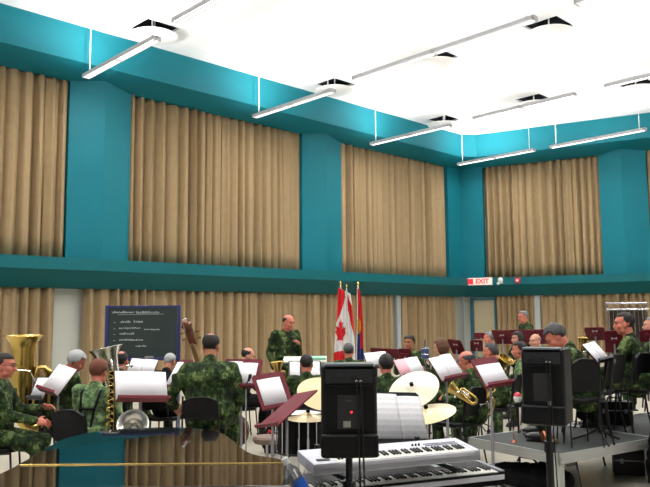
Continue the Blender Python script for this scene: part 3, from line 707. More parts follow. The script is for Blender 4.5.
# ================================================================ MUSIC STANDS
def stand(TL, TR, BL, Y, label, side='front', colour='maroon', sheets=(), fl=0., tau=32, logo=False, lip=True, ledge=.05):
    m = MAROON if colour == 'maroon' else BLACKM
    a = aty(*TL, Y); e1 = (aty(*TR, Y)-a); e2 = (aty(*BL, Y)-a)
    c2 = -math.hypot(e2.x, e2.z)*math.tan(math.radians(tau))*(1 if side == 'front' else -1)
    c1_ = -(e1.x*e2.x+e1.z*e2.z)/c2; c1_ = max(-.3, min(.3, c1_))
    R1 = V(e1.x, c1_, e1.z); D = V(e2.x, c2, e2.z)
    w, h = R1.length, D.length; ctr = a+R1/2+D/2
    x = R1.normalized(); yv = -D; yv = (yv-x*yv.dot(x)).normalized(); z = x.cross(yv)      # z points to the viewer's side
    Mw = Matrix((x, yv, z)).transposed().to_4x4()
    t = thing('music_stand', label, 'music stand', (ctr.x, ctr.y, fl), (0, 0, 0), 'music stands of the band')
    L = Matrix.Translation((0, 0, ctr.z-fl)) @ Mw
    sgn = 1 if side == 'front' else -1      # the side the music lies on, along local z
    dk = None
    def desk_part(g, name, mm_, **k):
        o = g.build(name, mm_, dk or t, **k)
        if dk is None: o.matrix_local = L
        return o
    g = G(); r = .02
    pts = [(-w/2, -h/2), (w/2, -h/2), (w/2, h/2-r), (w/2-r, h/2), (-w/2+r, h/2), (-w/2, h/2-r)]
    g.prism(pts, -.005, .005)
    dk = desk_part(g, 'desk', m, smooth=False)
    if lip:
        g = G(); g.box((0, -h/2, sgn*(ledge/2+.004)), (w, .008, ledge)); g.box((0, -h/2+.01, sgn*(ledge+.004)), (w, .026, .006)); desk_part(g, 'lip', m, smooth=False)
    if side == 'back':
        g = G(); g.box((0, -.01, .018), (.12, .09, .026)); desk_part(g, 'bracket', m, bevel=.004)
    if logo:
        g = G()
        for q in (-1, 1): g.face([(0, .004+.05, .0062), (q*.035, .02+.05, .0062), (q*.035, -.016+.05, .0062), (0, -.003+.05, .0062)])
        desk_part(g, 'white_mark', SHEETW, smooth=False)
    for i, (u0, v0, u1, v1, pm) in enumerate(sheets):
        sw, shh = (u1-u0)*w, (v1-v0)*h; cx, cy = ((u0+u1)/2-.5)*w, (.5-(v0+v1)/2)*h
        g = G(); n = 8; rows = []
        for k_ in range(n+1):
            uu = k_/n; zz = sgn*(.009+.003*i+.006*math.sin(uu*PI)); rows.append((g.b.verts.new((cx-sw/2+uu*sw, cy-shh/2, zz)), g.b.verts.new((cx-sw/2+uu*sw, cy+shh/2, zz+sgn*.002))))
        for A, B in zip(rows, rows[1:]): g.b.faces.new((A[0], B[0], B[1], A[1]))
        o = g.build('music_sheet', pm, None); o.matrix_world = Matrix.Translation((ctr.x, ctr.y, fl)) @ L; md = o.modifiers.new('t', 'SOLIDIFY'); md.thickness = .0015
        nth = ('' if len(sheets) == 1 else ('left ', 'right ')[i])
        tag(o, nth+('pink' if pm is PINK else 'white')+' music sheet on the '+' '.join(label.split()[:8]), 'sheet music', 'sheets of music on the stands')
        # keep every sheet a thing of its own: it could be lifted off
    back = L @ V(0, -.02, -sgn*.02)
    g = G(); g.cyl((back.x, back.y, .12), (back.x, back.y, back.z-.05), .011); g.cyl((back.x, back.y, back.z-.08), tuple(back), .011)
    po = g.build('pole', GREYM if colour != 'black' else BLACKM, t)
    G().cyl((back.x, back.y, .10), (back.x, back.y, .6*back.z), .016).build('sleeve', GREYM if colour != 'black' else BLACKM, po)
    for k_ in range(3):
        an = k_*2*PI/3+TL[0]*.3
        G().tube([(back.x, back.y, .14), (back.x+.12*math.cos(an), back.y+.12*math.sin(an), .07), (back.x+.27*math.cos(an), back.y+.27*math.sin(an), .012)], .011).build('foot', BLACKM, t)
    return t
P1s = ((.0, .02, 1., .98, PAPER),)
P2s = ((.02, .04, .51, .97, PAPER), (.50, .02, .98, .95, PAPER))
stand((60, 364), (81, 369), (46, 389), 7.6, 'maroon stand with a tilted white sheet between the tuba and the white haired player', sheets=P1s, tau=30, ledge=.08)
stand((38, 377), (54, 377), (34, 398), 7.7, 'black stand with a white sheet right of the brass tuba', colour='black', sheets=((.06, .06, .97, .95, PAPER),))
stand((114.5, 371.5), (160, 374.5), (120, 400), 6.9, 'maroon stand with a wide white score in front of the silver bell', sheets=((0, .0, 1, .97, PAPER),), ledge=.09, tau=28)
stand((132, 358), (160.5, 360), (128, 375), 8.3, 'black stand with two open pages below the blackboard', colour='black', sheets=P2s)
stand((179.5, 360), (196, 359), (168, 387), 8.75, 'maroon stand nearly edge on, left of the broad bass player', sheets=((.0, .1, .45, .99, PAPER),))
stand((225, 359), (264, 359), (221, 386), 8.1, 'maroon stand with a white sheet right of the broad bass player', sheets=((.06, .10, .50, .92, PAPER), (.48, .15, .90, .95, PAPER)), ledge=.07)
stand((251, 376), (281, 372.4), (264, 409), 6.6, 'tilted maroon stand with a white page left of the drums', sheets=((.10, .16, .84, .92, PAPER),), tau=25)
stand((296, 394), (319, 386.5), (259, 423), 6.3, 'maroon stand desk turned nearly flat in front of the drums', sheets=(), tau=35, side='front', ledge=.02)
stand((288, 361), (321, 361), (289, 384), 9.7, 'black stand with white pages around the dark haired drummer', colour='black', sheets=((.05, .05, .35, .95, PAPER), (.62, .05, .95, .95, PAPER)))
stand((366, 391.5), (421, 395.5), (373, 440), 4.75, 'black stand with two photocopied score pages above the keyboards', colour='black', sheets=((.0, .05, .55, .98, MUSIC), (.53, .09, 1.0, .97, MUSIC)), tau=26, ledge=.03)
stand((393, 361), (418, 358), (401, 378), 8.0, 'stand with one pink and one white sheet behind the big cymbal', colour='black', sheets=((.0, .0, .5, 1, PINK), (.45, .0, 1, 1, PAPER)))
stand((427.5, 358.5), (452, 355), (440, 381), 8.1, 'maroon stand with white pages left of the bald horn player', sheets=((.0, .03, .5, .95, PAPER), (.48, .0, 1, .97, PAPER)), ledge=.07)
stand((470, 360), (498, 357.3), (481.5, 387), 7.2, 'maroon stand with a large white sheet left of the right loudspeaker', sheets=((.06, .24, 1.0, .97, PAPER),), ledge=.07)
stand((363, 353), (386, 352), (367, 368), 9.7, 'black stand with two white pages below the rightmost flag', colour='black', sheets=P2s)
stand((370, 347.6), (397, 348.6), (372, 357), 10.6, 'long maroon stand back right of the flags', side='back')
stand((397.5, 348.6), (410, 348.6), (400, 360), 10.9, 'maroon stand back in front of the player facing the camera', side='back')
stand((447, 339), (458.5, 340), (455, 354), 10.2, 'maroon stand back leaning right beside the mop haired player', side='back', logo=True)
stand((470, 340), (482, 340), (472, 351.5), 11.2, 'maroon stand back below the door with the dark frame', side='back', logo=True)
stand((474, 332.8), (487, 333), (475, 339), 13.8, 'farthest dark red stand, in front of the door', side='back')
stand((491, 330), (507, 330), (498, 344), 13.0, 'maroon stand back with white mark right of the farthest grey haired man', side='back', logo=True)
stand((508, 329.7), (523, 329.7), (512, 343), 13.6, 'maroon stand back in front of the far standing musician', side='back')
stand((525, 329.4), (545, 329.4), (529, 344), 13.3, 'wide maroon stand back above the right loudspeaker', side='back', logo=True)
stand((584, 327.6), (600.5, 327), (590, 340.5), 10.0, 'maroon stand back with white mark left of the tubular bells', side='back', logo=True)
stand((604.5, 331), (621, 330), (611, 353), 9.2, 'maroon stand back in front of the young musician in profile', side='back', logo=True)
stand((639, 330), (657, 329), (643, 342), 9.4, 'maroon stand back at the right edge behind the young musician', side='back')
stand((581, 344.7), (598.5, 342.5), (593, 362.5), 7.4, 'black stand with open white pages on the stage platform', colour='black', sheets=P2s, fl=.455)
# ================================================================ GRAND PIANO
outl = [(0, 487), (0, 471), (24, 461.5), (48, 447), (60, 440), (72, 436.2), (100, 430.3), (140, 427.6), (180, 427), (204, 429), (222, 432.5), (232, 439), (242, 449), (255, 455), (270, 457), (280, 458.8), (288, 462.5), (292.5, 470), (293, 487)]
LZ = .985
pl = [atz(x, y, LZ) for x, y in outl]
pl[0] = V(pl[1].x-.02, 3.33, LZ); pl[-1] = V(-.15, 3.33, LZ); pl[1] = V(-1.62, 3.62, LZ); pl[0].x = -1.62
# round the outline with Chaikin cutting, keeping the two front corners
def chaikin(P):
    out = [P[0]]
    for a, b in zip(P, P[1:]): out += [a.lerp(b, .25), a.lerp(b, .75)]
    return out+[P[-1]]
pl = chaikin(chaikin(pl)); pl2 = [(p.x, p.y) for p in pl]
pc = V(-.9, 3.9, 0)
pn = thing('grand_piano', 'closed black grand piano with mirror gloss lid in the left foreground', 'piano', pc)
loc2 = [(x-pc.x, y-pc.y) for x, y in pl2]
HY = 3.83-pc.y     # hinge line between the front flap and the main lid
def cut(poly, keep_far):
    out = []
    for (x0, y0), (x1, y1) in zip(poly, poly[1:]+poly[:1]):
        f0 = (y0-HY)*(1 if keep_far else -1); f1 = (y1-HY)*(1 if keep_far else -1)
        if f0 >= 0: out.append((x0, y0))
        if (f0 >= 0) != (f1 >= 0): k_ = f0/(f0-f1); out.append((x0+(x1-x0)*k_, y0+(y1-y0)*k_))
    return out
G().prism(cut(loc2, True), LZ-.022, LZ).build('lid', PIANO, pn, smooth=False, bevel=.004)
G().prism(cut(loc2, False), LZ-.022, LZ).build('front_flap', PIANO, pn, smooth=True, bevel=.011)
hl = [x for x, y in cut(loc2, True) if abs(y-HY) < 1e-4]
G().cyl((min(hl)+.02, HY, LZ+.001), (max(hl)-.03, HY, LZ+.001), .0045, seg=8).build('brass_hinge', BRASS, pn)
ins = [(x*.975-.0, y*.985) for x, y in loc2]
G().prism(ins, .68, LZ-.024).build('case', PIANO, pn, smooth=False)
G().box((-.0, -.77, .70), (1.44, .26, .12)).build('key_bed', PIANO, pn, smooth=False, bevel=.005)
for q in (-1, 1): G().box((q*.68+.0, -.77, .80), (.08, .26, .09)).build('key_block', PIANO, pn, smooth=False, bevel=.008)
G().box((0, -.655, .84), (1.28, .03, .16)).build('fallboard', PIANO, pn, smooth=False)
IV = mat('ivory_white_keys', (232, 230, 222), .3)
g = G(); g.box((0, -.79, .775), (1.26, .15, .02))
keyb = g.build('white_keys', IV, pn, smooth=False)
g = G(); x = -.61; i = 0
while x < .61:
    if i % 7 in (0, 1, 3, 4, 5): g.box((x+.012, -.765, .79), (.011, .09, .014))
    x += .0242; i += 1
g.build('black_keys', BLACKP, pn, smooth=False)
for lx, ly in ((-.6, -.45), (.6, -.45), (-.15, .9)):
    g = G(); g.cyl((lx, ly, .70), (lx, ly, .07), .065, .04, 8); g.build('leg', PIANO, pn); G().cyl((lx-.02, ly, .035), (lx+.02, ly, .035), .035).build('caster', BRASS, pn)
g = G(); g.box((0, -.35, .12), (.22, .05, .04)); g.box((-.07, -.3, .4), (.02, .02, .56)); g.box((.07, -.3, .4), (.02, .02, .56)); g.build('pedal_lyre', PIANO, pn, smooth=False)
# ================================================================ LOUDSPEAKERS
def speaker(corner_px, Y, w, dpt, z0, z1, face, label, lit):
    c = aty(*corner_px, Y); t = thing('loudspeaker', label, 'loudspeaker', (c.x, c.y, z0), (0, 0, az(face)), 'black loudspeakers on tripod poles')
    H_ = z1-z0; g = G()
    # back of the cabinet faces the camera: local -y. Trapezoid in plan
    pts = [(-w/2+.01, -dpt/2), (w/2-.01, -dpt/2), (w/2, -dpt/2+.03), (w/2, dpt/2), (-w/2, dpt/2), (-w/2, -dpt/2+.03)]
    g.prism(pts, 0, H_); g.build('cabinet', BLACKP, t, smooth=False, bevel=.014)
    g = G(); y0 = -dpt/2
    g.box((0, y0-.004, H_*.78), (w*.82, .012, .008)); g.build('groove_strip', BLACKP, t, bevel=.002)
    G().box((0, y0-.008, H_*.14), (w+.004, .036, H_*.25)).build('bumper', BLACKP, t, bevel=.012)
    G().box((0, y0-.004, H_*.885), (w*.84, .010, H_*.15)).build('control_panel', mat('speaker_panel', (30, 32, 34), .35), t, smooth=False)
    G().box((0, y0+.05, H_+.004), (w*.86, dpt*.5, .012)).build('top_panel', mat('grey_top_panel', (92, 104, 110), .3), t, smooth=False, bevel=.003)
    G().box((0, y0-.003, H_*.5), (w*.42, .008, H_*.36)).build('amplifier_plate', mat('amp_plate', (26, 24, 26), .5), t, smooth=False)
    g = G()
    for i in range(6): g.cyl((-w*.3+i*w*.09, y0-.008, H_*.865), (-w*.3+i*w*.09, y0-.022, H_*.865), .006, .005, 10)
    g.build('knobs', BLACKM, t)
    for q in (0, 1):
        x = w*.13+q*.02
        G().cyl((x, y0-.008, H_*.845), (x, y0-.03, H_*.835), .0065).build('jack_plug', CHROME, t)
        G().tube([(x, y0-.03, H_*.835), (x+.004, y0-.036, H_*.7), (x+.008, y0-.038, H_*.3), (x+.01, y0-.038, -.05), (x+.02, y0-.02, -.5), (x+.03, y0+.1, -z0+.02)], .0045, 6).build('cable', BLACKM, t)
    if lit:
        G().sph((.01, y0-.009, H_*.50), .005, seg=10, rings=6).build('power_light', LED, t)
        G().box((-.012, y0-.008, H_*.37), (.036, .003, .03)).build('rating_label', mat('grey_label', (150, 150, 140), .5), t, smooth=False)
        text_mesh('EON', .014, t, (0, y0-.009, H_*.62), (PI/2, 0, 0), mat('grey_print', (96, 96, 96), .5), 'badge')
    else:
        G().box((.04, y0-.008, H_*.30), (.02, .003, .025)).build('rating_label', mat('grey_label', (150, 150, 140), .5), t, smooth=False)
    # stand
    st = thing('speaker_stand', 'black tripod pole stand under the '+('middle' if lit else 'right')+' loudspeaker', 'speaker stand', (c.x, c.y, 0), (0, 0, .4), 'tripod poles under the loudspeakers')
    G().cyl((0, 0, .55), (0, 0, z0+.002), .0175).build('pole', BLACKM, st); G().cyl((0, 0, .12), (0, 0, .9), .024).build('tube', BLACKM, st)
    G().cyl((0, 0, .86), (0, 0, .93), .033).build('collar', BLACKM, st)
    for k_ in range(3):
        a = k_*2*PI/3
        G().tube([(.03*math.cos(a), .03*math.sin(a), .62), (.5*math.cos(a), .5*math.sin(a), .02)], .012).build('leg', BLACKM, st)
        G().tube([(.03*math.cos(a), .03*math.sin(a), .22), (.26*math.cos(a), .26*math.sin(a), .31)], .008).build('brace', BLACKM, st)
    return t
speaker((348.5, 410), 3.68, .275, .26, 1.06, 1.505, 0, 'black loudspeaker with red power light on a pole in the middle foreground', True)
speaker((547, 385), 4.75, .27, .28, 1.045, 1.525, 28, 'black loudspeaker on a pole in front of the stage platform', False)
# ================================================================ KEYBOARDS
def keyboard(name, label, FL, FR, dep, zf, zb, th, body, nkeys, keymargin, panel):
    """FL, FR = front corners on the floor plan"""
    FL = Vector(FL); FR = Vector(FR); ex_ = (FR-FL); L = ex_.length; a = math.atan2(ex_.y, ex_.x)
    t = thing(name, label, 'keyboard', (FL.x, FL.y, zf), (math.atan2(zb-zf, dep), 0, a)); t.rotation_mode = 'XYZ'
    kd = .125 if zb > .9 else .15
    g = G(); g.box((L/2, dep/2+kd/2, -th/2), (L, dep-kd, th)); g.box((L/2, kd/2, -th/2-.012), (L, kd, th-.024))
    g.box((keymargin[0]/2, kd/2, -th/2), (keymargin[0], kd, th)); g.box((L-keymargin[1]/2, kd/2, -th/2), (keymargin[1], kd, th)); g.box((L/2, .006, -th/2-.004), (L, .012, th-.004))
    g.build('case', body, t, smooth=False, bevel=.004)
    x0, x1 = keymargin[0], L-keymargin[1]; n = nkeys; kw = (x1-x0)/n
    g = G()
    for i in range(n): g.box((x0+(i+.5)*kw, .012+kd*.45, -.012), (kw-.0015, kd*.9, .018))
    g.build('white_keys', IV, t, smooth=False)
    g = G()
    for i in range(n):
        if i % 7 in (0, 1, 3, 4, 5) and i < n-1: g.box((x0+(i+1)*kw, .012+kd*.62, .001), (kw*.5, kd*.55, .010))
    g.build('black_keys', BLACKP, t, smooth=False)
    panel(t, L, dep, kd)
    return t
def panel_up(t, L, d, kd):
    G().box((L*.36, kd+.07, .002), (.12, .06, .005)).build('screen', LCD, t, smooth=False)
    G().box((.075, .06, .002), (.075, .03, .004)).build('wheel_slot', BLACKP, t, smooth=False)
    g = G()
    for i in range(3): g.cyl((L*.66+i*.022, kd+.05, 0), (L*.66+i*.022, kd+.05, .012), .006, seg=10)
    g.build('knobs', BLACKP, t)
    g = G()
    for j in range(2):
        for i in range(14): g.box((L*.74+i*.016, kd+.03+j*.03, .002), (.01, .012, .006))
    g.build('buttons', mat('grey_buttons', (150, 150, 165), .5), t, smooth=False)
def panel_lo(t, L, d, kd):
    G().box((L*.78, kd+.09, .002), (.12, .06, .005)).build('screen', mat('grey_screen', (130, 140, 145), .3), t, smooth=False)
    G().box((L*.5, .002, -.034), (L-.01, .012, .03)).build('front_strip', SILK, t, smooth=False, bevel=.003)
    G().box((L-.018, d/2, .0), (.034, d, .012)).build('end_cap', mat('mid_grey_plastic', (104, 106, 114), .4), t, smooth=False, bevel=.004)
SILK = mat('silver_grey_plastic', (206, 206, 216), .35, var=.03)
CHAR = mat('charcoal_plastic', (20, 20, 23), .65, var=.05, spec=.2)
FL = atz(314, 464.6, .955); FR = atz(480, 449.8, .955)
keyboard('upper_keyboard', 'silver electronic keyboard on the upper tier behind the middle loudspeaker', FL, FR, .27, .955, .985, .06, SILK, 43, (.15, .035), panel_up)
dirk = (FR-FL).normalized(); nk = V(-dirk.y, dirk.x, 0)
FR2 = atz(505, 471, .80); FL2 = FR2-dirk*1.38
keyboard('lower_keyboard', 'dark electronic piano keyboard on the lower tier, cut by the bottom edge', FL2, FR2, .36, .80, .815, .08, CHAR, 52, (.08, .04), panel_lo)
ks = thing('keyboard_stand', 'black two tier stand holding both keyboards', 'keyboard stand', (0, 0, 0))
for q, base in ((.18, FL), (.86, FL)):
    b0 = base+dirk*q; b0.z = 0; f0 = b0-nk*.12; r0 = b0+nk*.42
    g = G(); g.box(((f0+r0)/2+V(0, 0, .02)), (.03, .56, .03), Matrix.Rotation(math.atan2(-nk.x, nk.y), 3, 'Z')); g.cyl(r0+V(0, 0, .02), r0+V(0, 0, .98), .016)
    g.build('upright', BLACKM, ks)
    for z in (.705, .862):
        g = G(); g.cyl(r0+V(0, 0, z), b0-nk*.06+V(0, 0, z), .013); g.build('arm', BLACKM, ks)
g = G(); a_ = FL+dirk*.18+nk*.42; b_ = FL+dirk*.86+nk*.42; a_.z = b_.z = .4; g.cyl(a_, b_, .014); g.build('crossbar', BLACKM, ks)
# ================================================================ WATER BOTTLE
bp0 = aty(288, 457, 3.62)
bt = thing('water_bottle', 'tilted water bottle with blue label and white cap between piano and keyboards', 'bottle', (bp0.x+.105, 3.60, .815), (0, math.radians(-27), 0))
G().lathe([(.001, 0), (.040, .004), (.044, .02), (.044, .17), (.038, .205), (.016, .232), (.014, .245)], seg=24).build('bottle_body', CLEAR, bt)
G().lathe([(.0452, .06), (.0455, .062), (.0455, .15), (.0452, .152)], seg=24).build('label_band', BLUEL, bt)
G().lathe([(.001, .272), (.017, .270), (.018, .266), (.018, .238), (.001, .236)], seg=16).build('cap', SHEETW, bt)
for dz in (.085, .11): G().tube([(.046*math.cos(a), .046*math.sin(a), dz+.012*math.sin(a*6)) for a in [-2.2+.1*i for i in range(12)]], .002, 4).build('label_print', SHEETW, bt)
# ================================================================ BRASS AND WOODWIND
def horn(name, label, cat, rim, Y, m, R, H_, body_r, tilt=(0, 0), rz_=0, flare=.08):
    """upright bell-up brass: rim centre at the pixel; body hangs below it"""
    p = aty(*rim, Y); t = thing(name, label, cat, p, (tilt[0], tilt[1], rz_))
    k_ = H_
    prof = [(R, 0), (R*.98, .004), (R*.86, -flare*.25), (body_r*1.12, -flare), (body_r, -flare*1.8), (body_r*.9, -k_*.5), (body_r*.6, -k_*.78), (body_r*.5, -k_*.88)]
    inner = [(r-.004 if i else r, z+.003) for i, (r, z) in enumerate(prof)][::-1]
    G().lathe(inner+prof[1:], seg=44).build('bell', m, t)
    G().tube([(R*math.cos(a), R*math.sin(a), .003) for a in [i*2*PI/44 for i in range(44)]], .005, 6, closed=True).build('bell_rim', m, [c for c in t.children if c.name.startswith('bell')][0])
    br = body_r*.45
    # bottom bow and the big loops
    g = G(); x1 = body_r*2.1
    g.tube([(0, 0, -k_*.86), (0, 0, -k_*.93), (x1*.2, 0, -k_*1.0), (x1*.5, 0, -k_*1.03), (x1*.85, 0, -k_*1.0), (x1, 0, -k_*.9), (x1, 0, -k_*.5), (x1, 0, -k_*.42), (x1*.8, -.02, -k_*.36), (x1*.55, -.04, -k_*.36), (x1*.5, -.05, -k_*.45), (x1*.5, -.05, -k_*.8)], [br*1.05]*4+[br*.9]*4+[br*.6]*4, 12)
    g.build('bows', m, t)
    for i in range(3):
        G().cyl((x1*.42+i*.036*k_, -.075, -k_*.70), (x1*.42+i*.036*k_, -.075, -k_*.46), .017*min(1, k_+.2)).build('valve', SILVER if m is BRASS else m, t)
    G().tube([(x1*.5, -.08, -k_*.5), (x1*.3, -.16, -k_*.38), (-x1*.1, -.2, -k_*.36), (-x1*.3, -.24, -k_*.36)], .008, 8).build('mouthpipe', SILVER, t)
    G().lathe([(.006, 0), (.008, .03), (.017, .05)], Matrix.Translation((-x1*.3, -.24, -k_*.36)) @ Matrix.Rotation(-PI/2-.5, 4, 'Y'), 14).build('mouthpiece', SILVER, t)
    return t
horn('tuba', 'tall gold brass tuba standing upright at the far left', 'tuba', (24, 336), 7.95, BRASS, .212, .98, .128, (.02, 0), .35, flare=.075)
horn('tuba', 'silver tuba with wide bell below the blackboard', 'tuba', (105, 348.5), 7.9, SILVER, .185, .66, .105, (-.1, .2), 2.7, flare=.10)
horn('euphonium', 'gold euphonium held by the bald horn player', 'euphonium', (450, 387), 8.3, BRASS, .08, .32, .038, (-.3, -.9), 0, flare=.10)
horn('euphonium', 'gold horn beside the right loudspeaker, played by the faded green musician', 'euphonium', (506, 359), 9.9, BRASS, .11, .38, .05, (.5, .5), 0, flare=.12)
horn('euphonium', 'small gold bell rising behind the bowing grey haired musician', 'euphonium', (583, 338), 8.0, BRASS, .055, .30, .035, (.1, .1), 0, flare=.05)
horn('euphonium', 'small gold horn left of the drummer below the conductor', 'euphonium', (277, 362), 9.3, BRASS, .09, .34, .042, (0, -.1), 0, flare=.08)
horn('euphonium', 'gold horn seen through the gap beside the black chair', 'euphonium', (486, 388), 8.7, BRASS, .11, .30, .06, (.3, .2), 0, flare=.08)
# low clarinet with gold keys and a silver upturned bell
bc = aty(112, 366, 7.05)
cl = thing('contrabass_clarinet', 'dark low clarinet with gold keywork and upturned silver bell', 'clarinet', (bc.x, bc.y, 0))
G().tube([(.0, 0, bc.z-.03), (.01, .02, .8), (.03, .05, .35)], .024, 14).build('body_joint', BLACKP, cl)
G().tube([(0, 0, bc.z-.05), (-.005, .01, bc.z+.02), (-.03, .06, bc.z+.05), (-.06, .11, bc.z+.02)], .012, 10).build('neck', SILVER, cl)
g = G()
rr = random.Random(3)
for i in range(16):
    z = bc.z-.04-i*.034; q = (-1)**i
    g.cyl((q*.024, -.026, z), (q*.024, -.036, z), .014, seg=10); g.tube([(q*.02, -.034, z), (-q*.022, -.034, z-.02)], .0035, 5)
g.tube([(.028, -.026, bc.z-.04), (.035, -.02, .55)], .004, 6); g.tube([(-.028, -.026, bc.z-.04), (-.02, -.02, .55)], .004, 6)
g.build('keywork', BRASS, cl)
bl = aty(133, 425, 6.6)-V(bc.x, bc.y, 0)
g = G(); g.tube([(.03, .05, .35), (.06, .0, .22), (.14, -.15, .2), (bl.x-.05, bl.y+.03, .34), (bl.x-.02, bl.y+.01, bl.z-.1)], [.026, .03, .034, .04, .055], 14); g.build('bottom_bow', SILVER, cl)
Mb = Matrix.Translation(bl) @ Matrix.Rotation(math.radians(62), 4, 'X') @ Matrix.Rotation(.15, 4, 'Y')
G().lathe([(.03, -.17), (.04, -.12), (.06, -.06), (.10, -.01), (.14, .01), (.143, .014), (.138, .014), (.095, -.004), (.055, -.055), (.03, -.12), (.001, -.125)], Mb, 36).build('bell', SILVER, cl)
# double bass
bs = aty(186, 315, 8.55)
hgt = bs.z
tl = math.radians(19)
db = thing('double_bass', 'double bass with carved scroll rising left of the broad bass player', 'double bass', (bs.x+math.sin(tl)*1.76, 8.72, 0), (math.radians(4), -tl, 0))
half = [(0, 0), (.12, .01), (.24, .06), (.30, .16), (.31, .28), (.27, .38), (.21, .46), (.19, .54), (.205, .62), (.235, .70), (.24, .78), (.21, .88), (.14, .97), (.05, 1.05), (.03, 1.07)]
poly = half+[(-x, y) for x, y in half[::-1]][:-1]
Mx = Matrix.Translation((0, 0, .17)) @ Matrix.Rotation(PI/2, 4, 'X') @ Matrix.Diagonal((.95, .85, 1, 1))
G().prism(poly, -.09, .09, Mx).build('body', WOODD, db, bevel=.012)
G().cyl((0, 0, 0), (0, 0, .2), .006).build('endpin', CHROME, db)
G().tube([(0, .0, 1.0), (0, -.01, 1.35), (0, -.005, 1.58)], [.028, .022, .02], 12).build('neck', WOODL, db)
G().box((0, -.115, 1.15), (.05, .018, .75), Matrix.Rotation(.06, 3, 'X')).build('fingerboard', mat('pale_neck_wood', (104, 80, 50), .4), db, bevel=.004)
g = G(); g.box((0, 0, 1.61), (.085, .085, .21)); sp = []
for i in range(26):
    a = i*.34; r = .078*(1-i/32); sp.append((.0, -.03+r*math.cos(a), 1.745+r*math.sin(a)))
g.tube(sp, .036, 8); g.sph((0, -.03, 1.745), (.07, .035, .035)); g.build('scroll', WOODD, db, bevel=.004)
for i in range(4):
    s_ = (-1)**i; z = 1.56+i*.04
    g = G(); g.cyl((0, 0, z), (s_*.085, 0, z), .007); g.sph((s_*.095, 0, z), (.02, .008, .016)); g.build('tuning_peg', mat('aged_brass', (120, 98, 60), .35, .9), db)
G().box((0, -.12, .62), (.14, .012, .12)).build('bridge', WOODL, db, bevel=.003)
G().box((0, -.115, .36), (.07, .015, .26)).build('tailpiece', BLACKP, db)
for i in range(4): G().cyl((-.018+i*.012, -.13, .5), (-.012+i*.008, -.03, 1.55), .0012, seg=5).build('string', CHROME, db)
# ================================================================ DRUM KIT
def cymbal(px, Y, R, tilt, label, m, base=True, h0=None):
    p = aty(*px, Y); t = thing('cymbal', label, 'cymbal', (p.x, p.y, 0), (0, 0, 0), 'cymbals of the drum kit')
    Mc = Matrix.Translation((0, 0, p.z)) @ Matrix.Rotation(tilt[0], 4, 'X') @ Matrix.Rotation(tilt[1], 4, 'Y')
    o = G().lathe([(.001, .035), (.03, .034), (.055, .018), (.065, .012), (R*.5, .002), (R, -.018), (R, -.020), (R*.5, -.001), (.06, .008), (.001, .03)], seg=56).build('cymbal_plate', m, t); o.matrix_local = Mc
    o = G().cyl((0, 0, .03), (0, 0, .06), .018, seg=12).build('felt_nut', BLACKF, t); o.matrix_local = Mc
    G().cyl((0, 0, .25), (0, 0, p.z+.03), .009).build('pole', CHROME, t); G().cyl((0, 0, .2), (0, 0, .62), .014).build('sleeve', CHROME, t)
    for k_ in range(3):
        a = k_*2*PI/3+px[0]; G().tube([(0, 0, .4), (.26*math.cos(a), .26*math.sin(a), .012)], .009).build('leg', CHROME, t)
    return t
cymbal((413, 388), 6.5, .235, (math.radians(35), math.radians(-20)), 'big cream crash cymbal tilted towards the camera in front of the bald horn player', CREAM)
cymbal((427, 412), 6.3, .25, (math.radians(10), math.radians(-12)), 'bronze cymbal half hidden by the photocopied score', TANCYM)
cymbal((323, 392), 6.7, .24, (math.radians(32), math.radians(8)), 'cream cymbal half hidden by the left side of the middle loudspeaker', TANCYM)
cymbal((308, 416), 6.75, .20, (math.radians(3), 0), 'flat hi hat cymbal above the black drum, left of the middle loudspeaker', TANCYM)
def drum(px, Y, R, ln, axis, label, shell, zc=None):
    p = aty(*px, Y); z = zc if zc is not None else p.z
    t = thing('drum', label, 'drum', (p.x, p.y, 0), (0, 0, 0), 'drums of the kit')
    R4 = (Matrix.Rotation(PI/2, 4, 'X') if axis == 'y' else Matrix.Rotation(axis, 4, 'X')); M = Matrix.Translation((0, 0, z)) @ R4
    o = G().lathe([(.001, -ln/2+.01), (R*.96, -ln/2+.01), (R, -ln/2), (R, ln/2), (R*.96, ln/2-.01), (.001, ln/2-.01)], seg=40).build('shell', shell, t); o.matrix_local = M
    for q in (-1, 1):
        o = G().tube([((R+.006)*math.cos(a), (R+.006)*math.sin(a), q*ln/2) for a in [i*2*PI/40 for i in range(40)]], .009, 6, closed=True).build('hoop', CHROME if shell is not BLACKF else BLACKM, t); o.matrix_local = M
        o = G().lathe([(.001, q*(ln/2-.004)), (R*.97, q*(ln/2-.004))], seg=40).build('drum_head', BLACKF if axis == 'y' else WCLOTH, t); o.matrix_local = M
    for i in range(8):
        a = i*PI/4; o = G().cyl(((R+.012)*math.cos(a), (R+.012)*math.sin(a), -ln/2), ((R+.012)*math.cos(a), (R+.012)*math.sin(a), ln/2), .005, seg=6).build('tension_rod', CHROME, t); o.matrix_local = M
    for i in range(3):
        a = i*2*PI/3+.5; rr_ = R+.02
        if axis == 'y' and i == 2: continue
        G().cyl((rr_*math.cos(a)*(1 if axis != 'y' else .8), (rr_ if axis != 'y' else ln/2)*math.sin(a), .0), (rr_*math.cos(a)*.9, (rr_ if axis != 'y' else ln/2)*math.sin(a), z-.02), .007, seg=8).build('leg', CHROME, t)
    return t
drum((300, 432), 7.0, .215, .36, 0.0, 'black floor tom drum left of the middle loudspeaker', BLACKF)
drum((352, 436), 7.5, .28, .42, 'y', 'large bass drum hidden mostly behind the middle loudspeaker', BLACKF, zc=.29)
drum((405, 420), 7.2, .18, .16, .1, 'snare drum behind the photocopied score', CHROME)
cd = aty(305, 359.5, 10.3)
